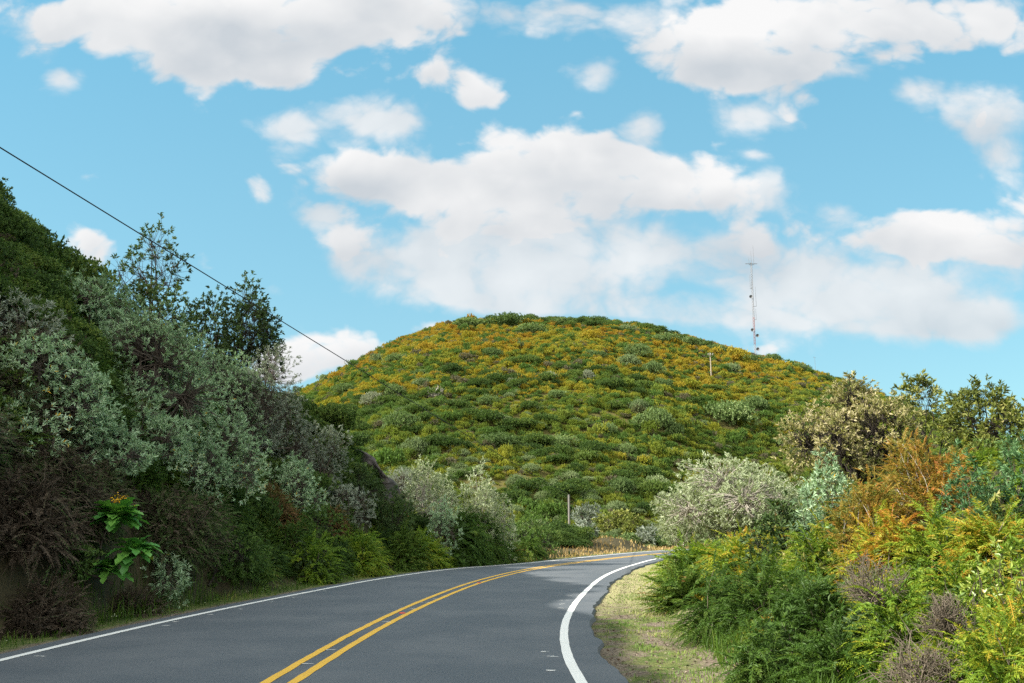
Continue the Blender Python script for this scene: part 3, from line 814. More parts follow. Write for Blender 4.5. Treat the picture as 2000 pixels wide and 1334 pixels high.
# --- darker trees on the skyline
shrub('open', 'bare_crowned_tree', 'thin dark tree with bare branches sticking up against the sky beside the wire', 'tree', 300, 436, 590, 160, base=(310, 700), size=1.3, parts=T_, stems=3, dens=.8, trunk=.09, lobes=11, twigs=1.0)
shrub('dense', 'dense_dark_tree', 'dense dark dome-shaped tree beneath the thin bare-branched tree', 'tree', 300, 560, 720, 190, base=(300, 740), size=1.3, parts=T_, stems=2, low=-.9)
shrub('dense', 'dense_dark_tree', 'small dense dark tree left of the see-through crowned tree', 'tree', 415, 572, 740, 130, base=(410, 790), size=1.3, parts=T_, stems=2, low=-.9)
shrub('open', 'loose_crowned_tree', 'dark tree with see-through crown at the right end of the bank skyline', 'tree', 485, 548, 730, 135, base=(470, 810), size=1.3, parts=T_, stems=3, dens=2.2, trunk=.08, lobes=13)
shrub('open', 'leaning_tree', 'narrow dark tree leaning right at the outer edge of the bank trees', 'tree', 520, 610, 740, 80, base=(500, 810), size=1.3, parts=T_, stems=2, dens=1.5, trunk=.05)
# --- brown dead growth at the foot of the bank
for (cx, top, bot, wp, lab) in [(55, 890, 1150, 210, 'tallest heap of brown dead bracken, at the left edge above the verge'),
                                (340, 920, 1120, 210, 'brown dead bracken in the dark hollow right of the yellow-flowered plant'),
                                (100, 1100, 1230, 190, 'low brown bramble tangle nearest the left verge grass'),
                                (250, 1120, 1190, 150, 'dark brown tangle at the feet of the yellow-flowered plant')]:
    fern_bush('dead_bracken', lab, 'dead bracken', cx, top + 25, bot, wp, m='brown', group='dead brown growth along the left bank', fl=.42, dens=1.5, tint=.5, rev=.1, pin=.13, hang=.35, wild=.9)
shrub('green', 'leafy_shrub', 'dark leafy shrub behind the tall grass clump on the left verge', 'shrub', 440, 1010, 1150, 140, low=-.9)
shrub('green', 'leafy_shrub', 'low green shrub between the two brown heaps left of the yellow-flowered plant', 'shrub', 135, 1045, 1160, 110, low=-.9)
shrub('silver', 'leafy_shrub', 'low silvery sprig shrub at the right foot of the yellow-flowered plant', 'shrub', 335, 1075, 1180, 90, low=-.9)
# --- mixed shrubs and ferns along the left verge, going away
fern_bush('rusty_fern', 'rusty brown fern below the pointed grey bush', 'fern', 540, 955, 1050, 115, m='fernrust')
fern_bush('rusty_fern', 'small rusty brown fern between the low grey bush and the verge', 'fern', 645, 985, 1045, 80, m='fernrust')
fern_bush('dark_fern', 'dark green fern spreading from the deep shade beside the rusty fern', 'fern', 565, 1010, 1100, 120)
shrub('green', 'leafy_shrub', 'green leafy shrub under the low rounded grey bush', 'shrub', 615, 985, 1080, 110)
shrub('dense', 'leafy_shrub', 'blackish green shrub over the verge where the bank is darkest', 'shrub', 610, 1060, 1140, 110)
shrub('green', 'leafy_shrub', 'small white-flecked leafy shrub beside the tall grass of the left verge', 'shrub', 500, 1050, 1145, 70, leaf='green')
shrub('dense', 'conical_shrub', 'dark yellowish conical shrub in front of the bare rock face', 'shrub', 700, 905, 1000, 100, lobes=9)
shrub('dense', 'conical_shrub', 'dark green conical shrub standing between the grey bush and the pale bushes', 'shrub', 765, 955, 1070, 90, lobes=9)
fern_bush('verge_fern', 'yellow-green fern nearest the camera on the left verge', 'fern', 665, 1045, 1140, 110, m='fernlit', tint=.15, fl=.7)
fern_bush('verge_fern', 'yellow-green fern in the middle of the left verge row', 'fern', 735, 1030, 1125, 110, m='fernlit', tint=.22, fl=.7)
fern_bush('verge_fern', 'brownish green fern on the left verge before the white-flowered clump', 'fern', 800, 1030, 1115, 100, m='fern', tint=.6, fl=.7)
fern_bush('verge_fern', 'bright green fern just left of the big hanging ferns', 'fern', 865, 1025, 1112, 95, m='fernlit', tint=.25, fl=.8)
shrub('grey', 'grey_shrub', 'grey-green shrub beside the right edge of the bare rock face', 'shrub', 785, 915, 990, 100)
PB = 'pale_shrub'; PG = 'pale silvery shrubs on the left of the bend'
shrub('pale', PB, 'pale shrub straight above the dark conical shrub, its left top sunlit', 'shrub', 835, 900, 1000, 110, Y=37, group=PG)
shrub('pale', PB, 'tallest pale shrub with upright tips above the hanging ferns', 'shrub', 935, 908, 1030, 85, Y=37, group=PG)
shrub('pale', PB, 'pale shrub at the right end over the hanging ferns', 'shrub', 1000, 945, 1030, 85, Y=37, group=PG)
shrub('pale', PB, 'small pale shrub squeezed between the two taller pale ones', 'shrub', 880, 940, 1010, 70, Y=38, group=PG)
shrub('silver', PB, 'silvery shrub low on the verge left of the hanging ferns', 'shrub', 870, 975, 1070, 75, Y=34, group=PG)
fern_bush('hanging_fern', 'largest clump of dark ferns hanging over the road edge at the bend', 'fern', 950, 985, 1105, 125, Y=34.5, fl=1.1, tint=.35, pin=.16, hang=.9)
fern_bush('hanging_fern', 'dark hanging fern clump right beside the largest one', 'fern', 1012, 1000, 1095, 75, Y=36, fl=1.0, tint=.45, hang=.9)
shrub('olive', 'round_bush', 'rounded leafy bush left of the grey pole by the bend', 'bush', 1075, 1006, 1080, 100, Y=41, size=1.3, low=-.9, leaf='green')
fern_bush('palm_like_fern', 'small palm-like fern at the road edge below the rounded leafy bush', 'fern', 1105, 1035, 1095, 55, Y=39.5, fl=.9, hang=.9)
shrub('glossy', 'weed_clump', 'yellowish leafy weeds at the road edge in front of the rounded bush', 'weeds', 1075, 1072, 1100, 60, Y=38.3, size=1.6)
fern_bush('verge_fern', 'fern at the road edge between the hanging ferns and the rounded bush', 'fern', 1050, 1050, 1100, 65, Y=37.6, m='fern', tint=.5, fl=.9)
# --- bushes at the foot of the hill beyond the bend
FG = 'bushes at the foot of the hill beyond the bend'
for (kind, cx, top, bot, wp, Y, lab) in [('hillgrey', 1150, 983, 1040, 66, 72, 'grey-green bush right behind the top of the grey pole'),
                                         ('hillgrey', 1140, 1014, 1068, 56, 66, 'pale grey bush right beside the foot of the grey pole'),
                                         ('hillolive', 1200, 995, 1050, 74, 74, 'olive bush second from the grey pole, above the far road'),
                                         ('hillolive', 1243, 1003, 1062, 66, 72, 'olive bush between the pole and the large pale bush, the taller one'),
                                         ('hillgrey', 1268, 1025, 1074, 50, 68, 'grey-green bush just left of the large pale bush'),
                                         ('hillgreen', 1185, 1040, 1076, 46, 65, 'small green bush behind the dry grass of the far roadside'),
                                         ('hillgreen', 1228, 1040, 1076, 50, 65, 'green bush in the middle of the far roadside row'),
                                         ('hillgreen', 1285, 1045, 1080, 44, 64, 'dark green bush where the far road disappears')]:
    shrub(kind, 'roadside_bush', lab, 'bush', cx, top, bot, wp, Y=max(hit(cx, bot - 4)[1], 60), group=FG, low=-.9)
# --- right of the bend
shrub('pale', 'large_pale_bush', 'large pale silvery bush on the right side of the bend', 'bush', 1425, 898, 1070, 270, Y=31, parts=T_, lobes=14, low=-.9, dens=1.1)
shrub('pale', 'large_pale_bush', 'smaller pale silvery bush at the left of the large one', 'bush', 1328, 968, 1070, 85, Y=33, parts=T_, low=-.9)
shrub('tan', 'tan_leaved_tree', 'tree with tan and green leaves and a dark crooked trunk on the right bank', 'tree', 1648, 738, 945, 240, Y=19, base=(1705, 935), parts=T_, stems=1, trunk=.10, lobes=20, deep=.8, low=-.9)
shrub('olive', 'sparse_tree', 'thin sparse tree between the tan-leaved tree and the olive tree', 'tree', 1790, 728, 850, 95, Y=20, parts=T_, stems=2, dens=1.1, trunk=.05)
shrub('olive', 'olive_tree', 'olive green bushy tree at the right edge against the sky', 'tree', 1930, 742, 890, 175, Y=16, parts=T_, stems=3, dens=2.6, size=.8)
shrub('open', 'sparse_tree', 'twiggy half-bare shrub left of the olive green tree', 'tree', 1850, 775, 885, 90, Y=17, parts=T_, stems=3, dens=.9, leaf='olive')
shrub('silver', 'silver_shrub', 'silver-green shrub under the crown of the tan-leaved tree', 'shrub', 1612, 880, 1000, 120, Y=16.5)
shrub('silver', 'silver_shrub', 'small drooping silver shrub beside the dark green bush', 'shrub', 1580, 950, 1020, 75, Y=14.5)
OG = 'orange and red heath on the right bank'
fern_bush('orange_heath', 'tallest rusty orange heath, right of the dark crooked trunk', 'shrub', 1800, 850, 1000, 190, Y=12.5, m='orange', group=OG, up=.5, hang=.25, tint=.29, rev=.5, fl=.30, pin=.13, dens=1.3, wild=.9, stem='palestem')
fern_bush('orange_heath', 'pink-tipped orange heath in front of the dark crooked trunk', 'shrub', 1690, 925, 1040, 150, Y=12, m='orange', group=OG, up=.5, hang=.25, tint=.29, rev=.5, fl=.30, pin=.13, dens=1.3, wild=.9, stem='palestem')
shrub('bluegreen', 'needle_shrub', 'blue-green needle-leaved shrub below the orange heath', 'shrub', 1885, 885, 990, 125, Y=10.5, low=-.8)
shrub('bluegreen', 'needle_shrub', 'dark needle-leaved shrub at the right edge of the photo', 'shrub', 1965, 850, 980, 110, Y=10.5, low=-.8)
shrub('dense', 'leafy_shrub', 'dark green leafy bush at the right of the large pale bush', 'shrub', 1515, 975, 1090, 115, Y=15, low=-.8)
RF = 'feathery fern bushes on the right bank'
for (m, cx, top, bot, wp, Y, tint, lab, kw) in [
    ('fernlit', 1350, 1045, 1125, 130, 20, .42, 'yellowish feathery bush farthest away, where the verge narrows', dict(fl=.9)),
    ('fernlit', 1445, 1035, 1120, 120, 17, .50, 'yellowish feathery bush below the large pale bush', dict(fl=.8)),
    ('fernlit', 1600, 1015, 1110, 150, 13, .38, 'feathery bush with yellow tips right of the dark leafy bush', {}),
    ('fernlit', 1710, 1000, 1110, 170, 11.2, .48, 'bright yellow-green feathery bush under the pink-tipped heath', {}),
    ('fernlit', 1820, 985, 1100, 170, 10, .45, 'bright yellow-green feathery bush below the blue-green shrub', {}),
    ('fernlit', 1940, 960, 1090, 160, 9, .55, 'orange-tinged feathery bush at the right edge under the needle shrub', {}),
    ('fern', 1325, 1090, 1215, 120, 17, .45, 'feathery bush whose spiky arms reach out over the far verge', dict(fl=1.0, hang=.35)),
    ('fern', 1395, 1105, 1270, 160, 12.6, .40, 'dark feathery bush drooping over the verge grass', dict(hang=.9)),
    ('fern', 1485, 1085, 1260, 180, 12, .32, 'dark feathery bush second from the road, with drooping fronds', {}),
    ('fern', 1590, 1105, 1290, 190, 10.4, .36, 'dark feathery bush in the middle of the right bank', {}),
    ('fern', 1480, 1195, 1345, 160, 9.4, .32, 'dark feathery bush nearest the camera beside the verge grass', dict(hang=.8)),
    ('fern', 1630, 1190, 1345, 180, 8.6, .40, 'dark feathery bush left of the black hollow', {}),
    ('fernlit', 1745, 1135, 1230, 160, 8.2, .30, 'bright feathery branch spread over the black hollow', dict(up=.1)),
    ('fernlit', 1940, 1190, 1380, 190, 5.9, .36, 'orange and green feathery bush in the bottom right corner', dict(fl=.4)),
    ('fernlit', 1745, 985, 1060, 110, 10.8, .80, 'orange-tipped feathery bush under the tallest rusty heath', {}),
    ('fernlit', 1890, 1010, 1090, 110, 9.2, .74, 'rusty orange feathery bush between the yellow-green ones', {}),
    ('fernlit', 1960, 1130, 1260, 130, 6.6, .66, 'orange-tinged feathery bush between the corner bush and the light green leafy bush', dict(fl=.4)),
    ('fernlit', 1850, 1060, 1150, 130, 8.3, .35, 'feathery bush between the two grey twig heaps and the leafy bush', {})]:
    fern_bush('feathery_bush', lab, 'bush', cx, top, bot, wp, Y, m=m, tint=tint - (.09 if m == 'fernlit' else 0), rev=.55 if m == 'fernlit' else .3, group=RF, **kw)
shrub('glossy', 'light_leaved_bush', 'fresh light green leafy bush above the corner bush', 'bush', 1975, 1050, 1210, 140, Y=6.9, low=-.8)
shrub('glossy', 'light_leaved_bush', 'fresh green leafy bush with white flowers right of the grey twigs', 'bush', 1895, 1085, 1200, 110, Y=7.6, low=-.8)
shrub('dense', 'leafy_shrub', 'dark bush standing in for the shade of the hollow at the bottom of the right bank', 'shrub', 1725, 1190, 1345, 170, Y=8.8, low=-.9)  # dark leaves added in place of the hollow's shade
shrub('green', 'leafy_shrub', 'small leafy green shrub beside the dark feathery bush', 'shrub', 1530, 1180, 1300, 110, Y=9.9, low=-.9)
twig_bush('grey dead twig heap beneath the bright feathery bushes', 1700, 1065, 1170, 130, 9)
twig_bush('brown dead twig ball above the black hollow', 1840, 1140, 1240, 110, 7.4, n=420)
twig_bush('large grey heap of dead twigs at the bottom of the photo', 1800, 1225, 1345, 210, 6.8, n=420)
twig_bush('bleached dead bush high on the far hillside', 852, 752, 778, 40, hit(852, 780)[1], n=200, m='palestem', r=.05)

# --- the flowering plant on the left bank
def lobed_leaf(mb, rng, p, d, L, W, tint):
    d = norm(np.array(d, float)); s = norm(np.cross(d, [0, 0, 1.]) + rng.normal(0, .1, 3)); K = 9; t = np.linspace(0, 1, K)
    up = np.cross(s, d); droop = rng.uniform(.02, .34)
    mid = p + d * L * t[:, None] + up * (.10 * np.sin(np.pi * t))[:, None] * L; mid[:, 2] -= droop * L * t**2
    prof = np.sin(np.pi * np.clip(t * .93 + .03, 0, 1))**.8 * W / 2 * (1 + .28 * np.where(np.arange(K) % 2, 1, -1)); prof[-1] = .002; prof[0] = W * .05
    lft = mid + s * prof[:, None] + up * (prof * .35)[:, None]; rgt = mid - s * prof[:, None] + up * (prof * .35)[:, None]
    V = np.stack([lft, mid, rgt], 1).reshape(-1, 3); T = []
    for i in range(K - 1):
        a = i * 3
        for q in (0, 1): T += [(a + q, a + q + 1, a + q + 4), (a + q, a + q + 4, a + q + 3)]
    mb.add(V, T, np.clip(tint + .12 * np.repeat(np.abs(t - .5), 3), 0, 1))


def flowering_plant():
    rng = rng_next(); Y = hit(205, 1165)[1] - .25; sc_ = Y / F
    g = at(168, 1165, Y); base = np.array([g[0], Y, gz(g[0], Y)])
    o = tag(empty('flowering_plant', base), 'big-leaved plant with an orange-yellow flower head in front of the brown bracken', 'plant')
    tops = [(at(228, 1015, Y - .1), 62, 60), (at(262, 1082, Y - .15), 54, 46), (at(212, 1118, Y - .2), 52, 34)]
    st = MB()
    p1 = at(196, 1075, Y)
    tubes(st, [base], [p1], .022, .017, rng, 5, 6, .05); tubes(st, [p1], [tops[0][0]], .017, .012, rng, 5, 6, .06)
    tubes(st, [base], [tops[1][0]], .018, .011, rng, 6, 6, .08); tubes(st, [base], [tops[2][0]], .016, .010, rng, 5, 6, .08)
    link('stem', st.mesh('stem', M['bark'], True, base), o)
    for c, rpx, n in tops:
        mb = MB()
        for k in range(n):
            ph = k * 2.4 + rng.uniform(-.3, .3); el = -.30 + 1.25 * k / n + rng.uniform(-.2, .2)
            d = np.array([math.cos(ph) * math.cos(el), math.sin(ph) * math.cos(el), math.sin(el)])
            lobed_leaf(mb, rng, c + np.array([0, 0, rng.uniform(-.06, .06)]), d, rpx * sc_ * rng.uniform(.6, 1.05), rpx * sc_ * rng.uniform(.32, .46), rng.choice([.2, .45, .6, .75, .95], p=[.25, .3, .25, .17, .03]))
        link('leaf_rosette', mb.mesh('leaf_rosette', M['broad'], True, base), o)
    mb = MB(); c = at(233, 980, Y - .12)
    sm = MB(); k = 110
    q = c + rng.normal(size=(k, 3)) * np.array([.095, .07, .05]) ; q[:, 2] += .04
    q = q[:46]
    tubes(sm, np.repeat(tops[0][0][None], 46, 0), q, .004, .002, rng, 4, 3, .06)
    f = link('flower_head', sm.mesh('flower_head', M['green'], True, base), o)
    for p in q:
        mb = MB(); n = 8; an = np.arange(n) * 2 * np.pi / n; nrm_ = norm(rng.normal(size=3) * .5 + [0, -.3, 1.])
        a = norm(np.cross(nrm_, [1, 0, 0])); b = np.cross(nrm_, a); r = rng.uniform(.015, .026)
        v = np.vstack([p + nrm_ * .008, p + (np.cos(an)[:, None] * a + np.sin(an)[:, None] * b) * r * np.where(np.arange(n) % 2, 1, .7)[:, None]])
        mb.add(v, [(0, 1 + i, 1 + (i + 1) % n) for i in range(n)], rng.uniform(.1, 1))
        link('blossom', mb.mesh('blossom', M['petal'], False, base), f)


flowering_plant()


def ridge_hit(px, py):
    while hit(px, py)[1] > 46 and py < 1075: py += 4
    return hit(px, py)


# --- bare rock on the nose of the ridge
def rock_face():
    rng = rng_next(); c = ridge_hit(738, 925); n = 26; mb = MB()
    u = np.linspace(-1, 1, n); a, b = np.meshgrid(u, u)
    X = c[0] + a * 1.5 + b * .4; Y = c[1] + .6 * b + .7 * a
    z0 = grid_z(X, Y); r = np.sqrt(a**2 + b**2)
    bump = np.clip(1.12 - r, -.5, 1)
    nz = fbm(X * 1.6, Y * 1.6 + z0, 77, 4); cr = np.abs(fbm(X * .9 + Y * .5, z0 * 1.3, 31, 3))
    V = np.stack([X + .5 * bump, Y - .8 * bump + nz * .5, z0 + .75 * bump + nz * .55 - cr * .5 * (bump > 0)], -1).reshape(-1, 3)
    i = np.arange(n * n).reshape(n, n); q = np.stack([i[:-1, :-1], i[:-1, 1:], i[1:, 1:], i[1:, :-1]], -1).reshape(-1, 4)
    mb.add(V, np.concatenate([q[:, [0, 1, 2]], q[:, [0, 2, 3]]]))
    o = link('rock_face', mb.mesh('rock_face', plain('grey_rock', (.16, .145, .14), (.075, .07, .07), 1.6, .9, .8), False, c), loc=c)
    tag(o, 'bare grey rock face at the end of the shaded ridge', 'rock')


rock_face()


# --- unit bushes that stand on the hill
def unit_bush(kind_mat, seed, L, Wr, k, nl, ntip, flat=.62, spread=(.3, 1.2)):
    rng = np.random.default_rng(seed); mb = MB(); Ps, Ds, Ts = [], [], []
    for i in range(nl):
        ph = rng.uniform(0, 6.28); rr = rng.uniform(.15, .62) if i else 0
        c = np.array([rr * math.cos(ph), rr * math.sin(ph), (.50 - .45 * rr**2) * flat * 1.1]); R = rng.uniform(.30, .46)
        n = ntip // nl; d = rdir(rng, n); d[:, 2] = np.where(d[:, 2] < -.2, -d[:, 2], d[:, 2])
        q = c + d * R * (1 - .30 * rng.random((n, 1))**2) * np.array([1, 1, flat * 1.15])
        Ps.append(q); Ds.append(d + [0, 0, .35] + rng.normal(size=(n, 3)) * .25); Ts.append(np.clip(rng.uniform(.35, .65) + rng.normal(0, .10, n), 0, 1))
    P, D_, T_t = np.concatenate(Ps), np.concatenate(Ds), np.concatenate(Ts)
    ok = P[:, 2] > -.12
    rosettes(mb, P[ok], D_[ok], k, L, Wr, rng, T_t[ok], spread)
    return mb.mesh(kind_mat + '_shape', M[kind_mat])


RB = [unit_bush('hillbush', 900 + i, .055, .6, 7, 12 + i, 900, .55 + .06 * i) for i in range(4)]
TREE = unit_bush('hillbush', 950, .055, .55, 7, 13, 900, 1.0)
HB = [  # px, top, bottom, width, label, colour kind
    (641, 728, 748, 44, 'grey-green bush at the left foot of the hill skyline', 0), (673, 752, 776, 46, 'round green bush just right of where the wire crosses the hill edge', 1),
    (729, 770, 800, 46, 'silvery round bush under the wire on the left flank of the hill', 2), (770, 688, 716, 44, 'dark green bush on the left shoulder of the hill, the lower of two', 1),
    (738, 690, 714, 38, 'grey-green bush on the left edge of the hill skyline', 0), (770, 755, 780, 36, 'deep green bush right of the silvery round bush', 1),
    (818, 718, 740, 46, 'bright green bush high on the left flank of the hill', 1), (821, 742, 762, 36, 'dull green bush above the bleached dead bush', 0),
    (783, 810, 852, 68, 'largest round dark bush low on the left of the hill', 1), (843, 652, 668, 30, 'small grey bush near the left end of the hilltop', 0),
    (925, 622, 645, 80, 'broad flat bush at the left end of the hilltop', 1), (1000, 618, 645, 90, 'broad dome-shaped bush at the highest point of the hill', 1),
    (1045, 626, 655, 74, 'broad green bush on the hilltop right of the highest point', 1), (962, 682, 706, 40, 'dark bush alone in the orange scrub below the hilltop', 1),
    (950, 770, 800, 42, 'dark green bush in the middle of the left half of the hill', 1), (1000, 738, 764, 30, 'narrow silver bush near the centre of the hill', 2),
    (1073, 728, 752, 34, 'rounded silver bush near the centre of the hill', 2), (1095, 756, 785, 44, 'green bush below the rounded silver bush', 1),
    (975, 850, 888, 68, 'broad dome bush low on the hill above the tallest pale shrub', 1), (1095, 848, 888, 66, 'broad bushy dome low on the hill above the grey pole', 1),
    (808, 858, 900, 58, 'pale green bush low on the hill above the rock face', 0), (845, 880, 912, 36, 'small green bush behind the pale shrubs', 1),
    (811, 785, 808, 34, 'dark bush beside the largest round dark bush, higher up', 1), (1164, 680, 706, 48, 'flat-topped dark bush left of the tall round tree on the hill', 1),
    (1222, 632, 654, 44, 'grey bush on the hilltop above the tall round tree', 0), (1095, 622, 640, 46, 'green bush on the hilltop skyline beyond the broad domes', 1),
    (1300, 650, 676, 56, 'green bush on the right half of the hill skyline', 1), (1345, 660, 682, 50, 'bushy green mound on the skyline above the pale pole', 1),
    (1395, 670, 694, 64, 'long green bush on the skyline left of the mast', 1), (1470, 688, 714, 56, 'dark green bush at the foot of the radio mast', 1),
    (1508, 692, 716, 44, 'dark bush on the skyline right of the radio mast', 1), (1562, 712, 732, 40, 'grey bush on the skyline between the mast and the small aerial', 0),
    (1600, 706, 738, 54, 'grey-green bush at the foot of the small aerial', 0), (1427, 702, 735, 36, 'dull grey small tree right of the pale pole', 0),
    (1229, 696, 724, 42, 'grey bush just under the tall round tree', 0), (1278, 708, 742, 40, 'light green pointed bush between the round tree and the pale pole', 1),
    (1297, 734, 764, 38, 'green bush below the light green pointed bush', 1), (1147, 722, 750, 28, 'slender silver bush left of the grey bush', 2),
    (1278, 800, 850, 74, 'large rounded bush on the right slope of the hill', 1), (1248, 785, 815, 40, 'bush leaning against the upper left of the large rounded bush', 0),
    (1322, 830, 860, 34, 'dark bush touching the right foot of the large rounded bush', 1), (1420, 788, 845, 112, 'widest mound of bushes on the right slope of the hill', 1),
    (1475, 775, 812, 62, 'green bush right above the widest mound', 1), (1182, 822, 858, 48, 'dome bush midway between the two largest mounds', 1),
    (1287, 928, 968, 42, 'grey-green bush low on the hill beside the large pale bush', 0), (1226, 866, 896, 34, 'small green bush low in the middle of the hill', 1),
    (1528, 848, 880, 40, 'dark bush seen beside the crown of the tan-leaved tree', 1), (1212, 938, 975, 48, 'dark bush in the shaded gully at the foot of the hill', 1)]
M['hillgreybush'] = leafmat('grey_hill_leaf', [(0, (.08, .125, .05)), (.5, (.19, .255, .11)), (1, (.33, .39, .20))], .2, .55, .2, .3)
M['hillsilver'] = leafmat('silver_hill_leaf', [(0, (.12, .145, .09)), (.5, (.25, .28, .19)), (1, (.38, .40, .30))], .2, .55, .2, .3)
alt = {}
def recolour(me, key):
    k = (me.name, key)
    if k not in alt:
        q = me.copy(); q.materials.clear(); q.materials.append(M[key]); alt[k] = q
    return alt[k]


rngh = np.random.default_rng(77); HPOS = []
def hill_bush(px, top, bot, wp, lab, colour, me=None, name='hill_bush'):
    p = hit(px, bot - 3); k = p[1] / F / CP
    W = wp * k; H = max((bot - top) * k * 1.25, W * .45)
    me = me or RB[int(rngh.integers(4))]
    if colour != 1: me = recolour(me, 'hillgreybush' if colour == 0 else 'hillsilver')
    o = link(name, me, loc=p + [0, W * .25, -.1 * H]); zs = me.name
    o.scale = (W / 1.4, W / 1.4, H / (.75 if me is not TREE else 1.45)); o.rotation_euler = (0, 0, rngh.uniform(0, 6.28))
    HPOS.append((p[0], p[1] + W * .25, W * .5))
    return tag(o, lab, 'bush' if name == 'hill_bush' else 'tree', 'rounded bushes standing out of the hillside scrub' if name == 'hill_bush' else None)


for b in HB: hill_bush(*b)
hill_bush(1245, 655, 708, 52, 'tall round dark green tree high on the hill', 1, TREE, 'hill_tree')
# bushes of the near shaded ridge that show against the far hill
for (px, top, bot, wp, lab) in [(640, 748, 800, 62, 'round leafy bush on the crest of the shaded ridge, against the hill'), (592, 735, 790, 70, 'yellowish bush on the crest of the shaded ridge beside the trees'),
                                (132, 430, 480, 50, 'small tree on the dark hilltop at the left edge'), (180, 460, 520, 70, 'sunlit bush on the dark hilltop just left of the bare-branched tree')]:
    d = ridge_hit(px, bot + 6); k = d[1] / F / CP
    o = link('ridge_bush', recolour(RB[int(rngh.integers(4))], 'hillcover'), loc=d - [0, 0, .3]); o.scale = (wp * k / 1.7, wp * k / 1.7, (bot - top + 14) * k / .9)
    o.rotation_euler = (0, 0, rngh.uniform(0, 6)); tag(o, lab, 'bush', 'bushes on the crest of the near ridge')

# --- low scrub: a few real heath shrubs by the far road, and the scrub of the hillsides grown from their shapes
HS = [unit_bush('scrub', 970 + i, .11, .55, 6, 7 + i, 150, .62) for i in range(4)]
HOBJ = []
for i, (px, top, bot, wp, lab) in enumerate([(1135, 1060, 1083, 52, 'low yellow-green shrub in the dry grass right of the small palm-like fern'), (1212, 1062, 1080, 40, 'low yellow-green shrub in the dry grass in the middle of the far roadside'),
                                             (1170, 1062, 1081, 34, 'low shrub between the two yellow-green ones on the far roadside'), (1262, 1062, 1078, 36, 'low shrub in the dry grass where the far road meets the right bank')]):
    x, y = gnd(px, bot); y = max(y, 54 + (px - 1135) * .06); p = np.array([(px - 1000) / F * y / CP, y + 1.2, 0]); p[2] = gz(p[0], p[1]); k = y / F / CP
    o = link('heath_shrub', HS[i], loc=p); o.scale = (wp * k / 1.7,) * 2 + (max(.9, (bot - top) * k) / .95,)
    tag(o, lab, 'shrub', 'low heath shrubs along the far roadside'); HOBJ.append(o)
RBOBJ = [o for o in COL.objects if o.name.startswith('ridge_bush')]


def scatter(name, pts, scl, tilt, sources, material, label):
    me = bpy.data.meshes.new(name); n = len(pts)
    me.vertices.add(n); me.vertices.foreach_set('co', np.asarray(pts, np.float32).ravel())
    a = me.attributes.new('size', 'FLOAT_VECTOR', 'POINT'); a.data.foreach_set('vector', np.asarray(scl, np.float32).ravel())
    a = me.attributes.new('turn', 'FLOAT_VECTOR', 'POINT'); a.data.foreach_set('vector', np.asarray(tilt, np.float32).ravel())
    me.update()
    o = link(name, me); ng = bpy.data.node_groups.new(name, 'GeometryNodeTree')
    ng.interface.new_socket('Geometry', in_out='INPUT', socket_type='NodeSocketGeometry'); ng.interface.new_socket('Geometry', in_out='OUTPUT', socket_type='NodeSocketGeometry')
    gi, go = ng.nodes.new('NodeGroupInput'), ng.nodes.new('NodeGroupOutput')
    ip = ng.nodes.new('GeometryNodeInstanceOnPoints'); jn = ng.nodes.new('GeometryNodeJoinGeometry'); sm = ng.nodes.new('GeometryNodeSetMaterial')
    for s in sources:
        oi = ng.nodes.new('GeometryNodeObjectInfo'); oi.transform_space = 'ORIGINAL'; oi.inputs['Object'].default_value = s; oi.inputs['As Instance'].default_value = True
        ng.links.new(oi.outputs['Geometry'], jn.inputs[0])
    ip.inputs['Pick Instance'].default_value = True
    for nm, sock in (('size', 'Scale'), ('turn', 'Rotation')):
        na = ng.nodes.new('GeometryNodeInputNamedAttribute'); na.data_type = 'FLOAT_VECTOR'; na.inputs['Name'].default_value = nm
        ng.links.new(na.outputs['Attribute'], ip.inputs[sock])
    ng.links.new(gi.outputs[0], ip.inputs['Points']); ng.links.new(jn.outputs[0], ip.inputs['Instance'])
    sm.inputs['Material'].default_value = material
    ng.links.new(ip.outputs[0], sm.inputs[0]); ng.links.new(sm.outputs[0], go.inputs[0])
    md = o.modifiers.new('scatter', 'NODES'); md.node_group = ng
    return tag(o, label, 'scrub' if 'scrub' in name else 'shrubs', kind='stuff')


rng = np.random.default_rng(5)
n = 84000
r = np.sqrt(rng.uniform(60**2, 205**2, n)); a = rng.uniform(-.44, .66, n)
x, y = r * np.sin(a), r * np.cos(a); z = grid_z(x, y)
r0 = np.interp(a, R0A, R0R); dr_, sr_, _ = pl_dist(x, y, LEFT)
clump = fbm(x * .09, y * .09, 55, 3)
keep = (r > r0 + 2.5) & (sr_ * dr_ > 3.0) & (rng.random(n) < 1.0 + clump * .5)
for (hx, hy, hr) in HPOS: keep &= ((x - hx) / (hr * .7))**2 + ((y - hy) / (hr * .7))**2 > 1
x, y, z = x[keep], y[keep], z[keep]; n = len(x)
s = rng.uniform(.34, .70, n) * (1 + .5 * clump[keep]) * np.exp(rng.normal(0, .24, n)) * np.where(rng.random(n) < .02, 1.9, 1)
scatter('hill_scrub', np.c_[x, y, z - .15], np.c_[s, s, s**.8 * rng.uniform(1.1, 2.3, n)], np.c_[rng.normal(0, .12, n), rng.normal(0, .12, n), rng.uniform(0, 6.28, n)], HOBJ, M['scrub'], 'orange and yellow-green scrub covering the round hill')

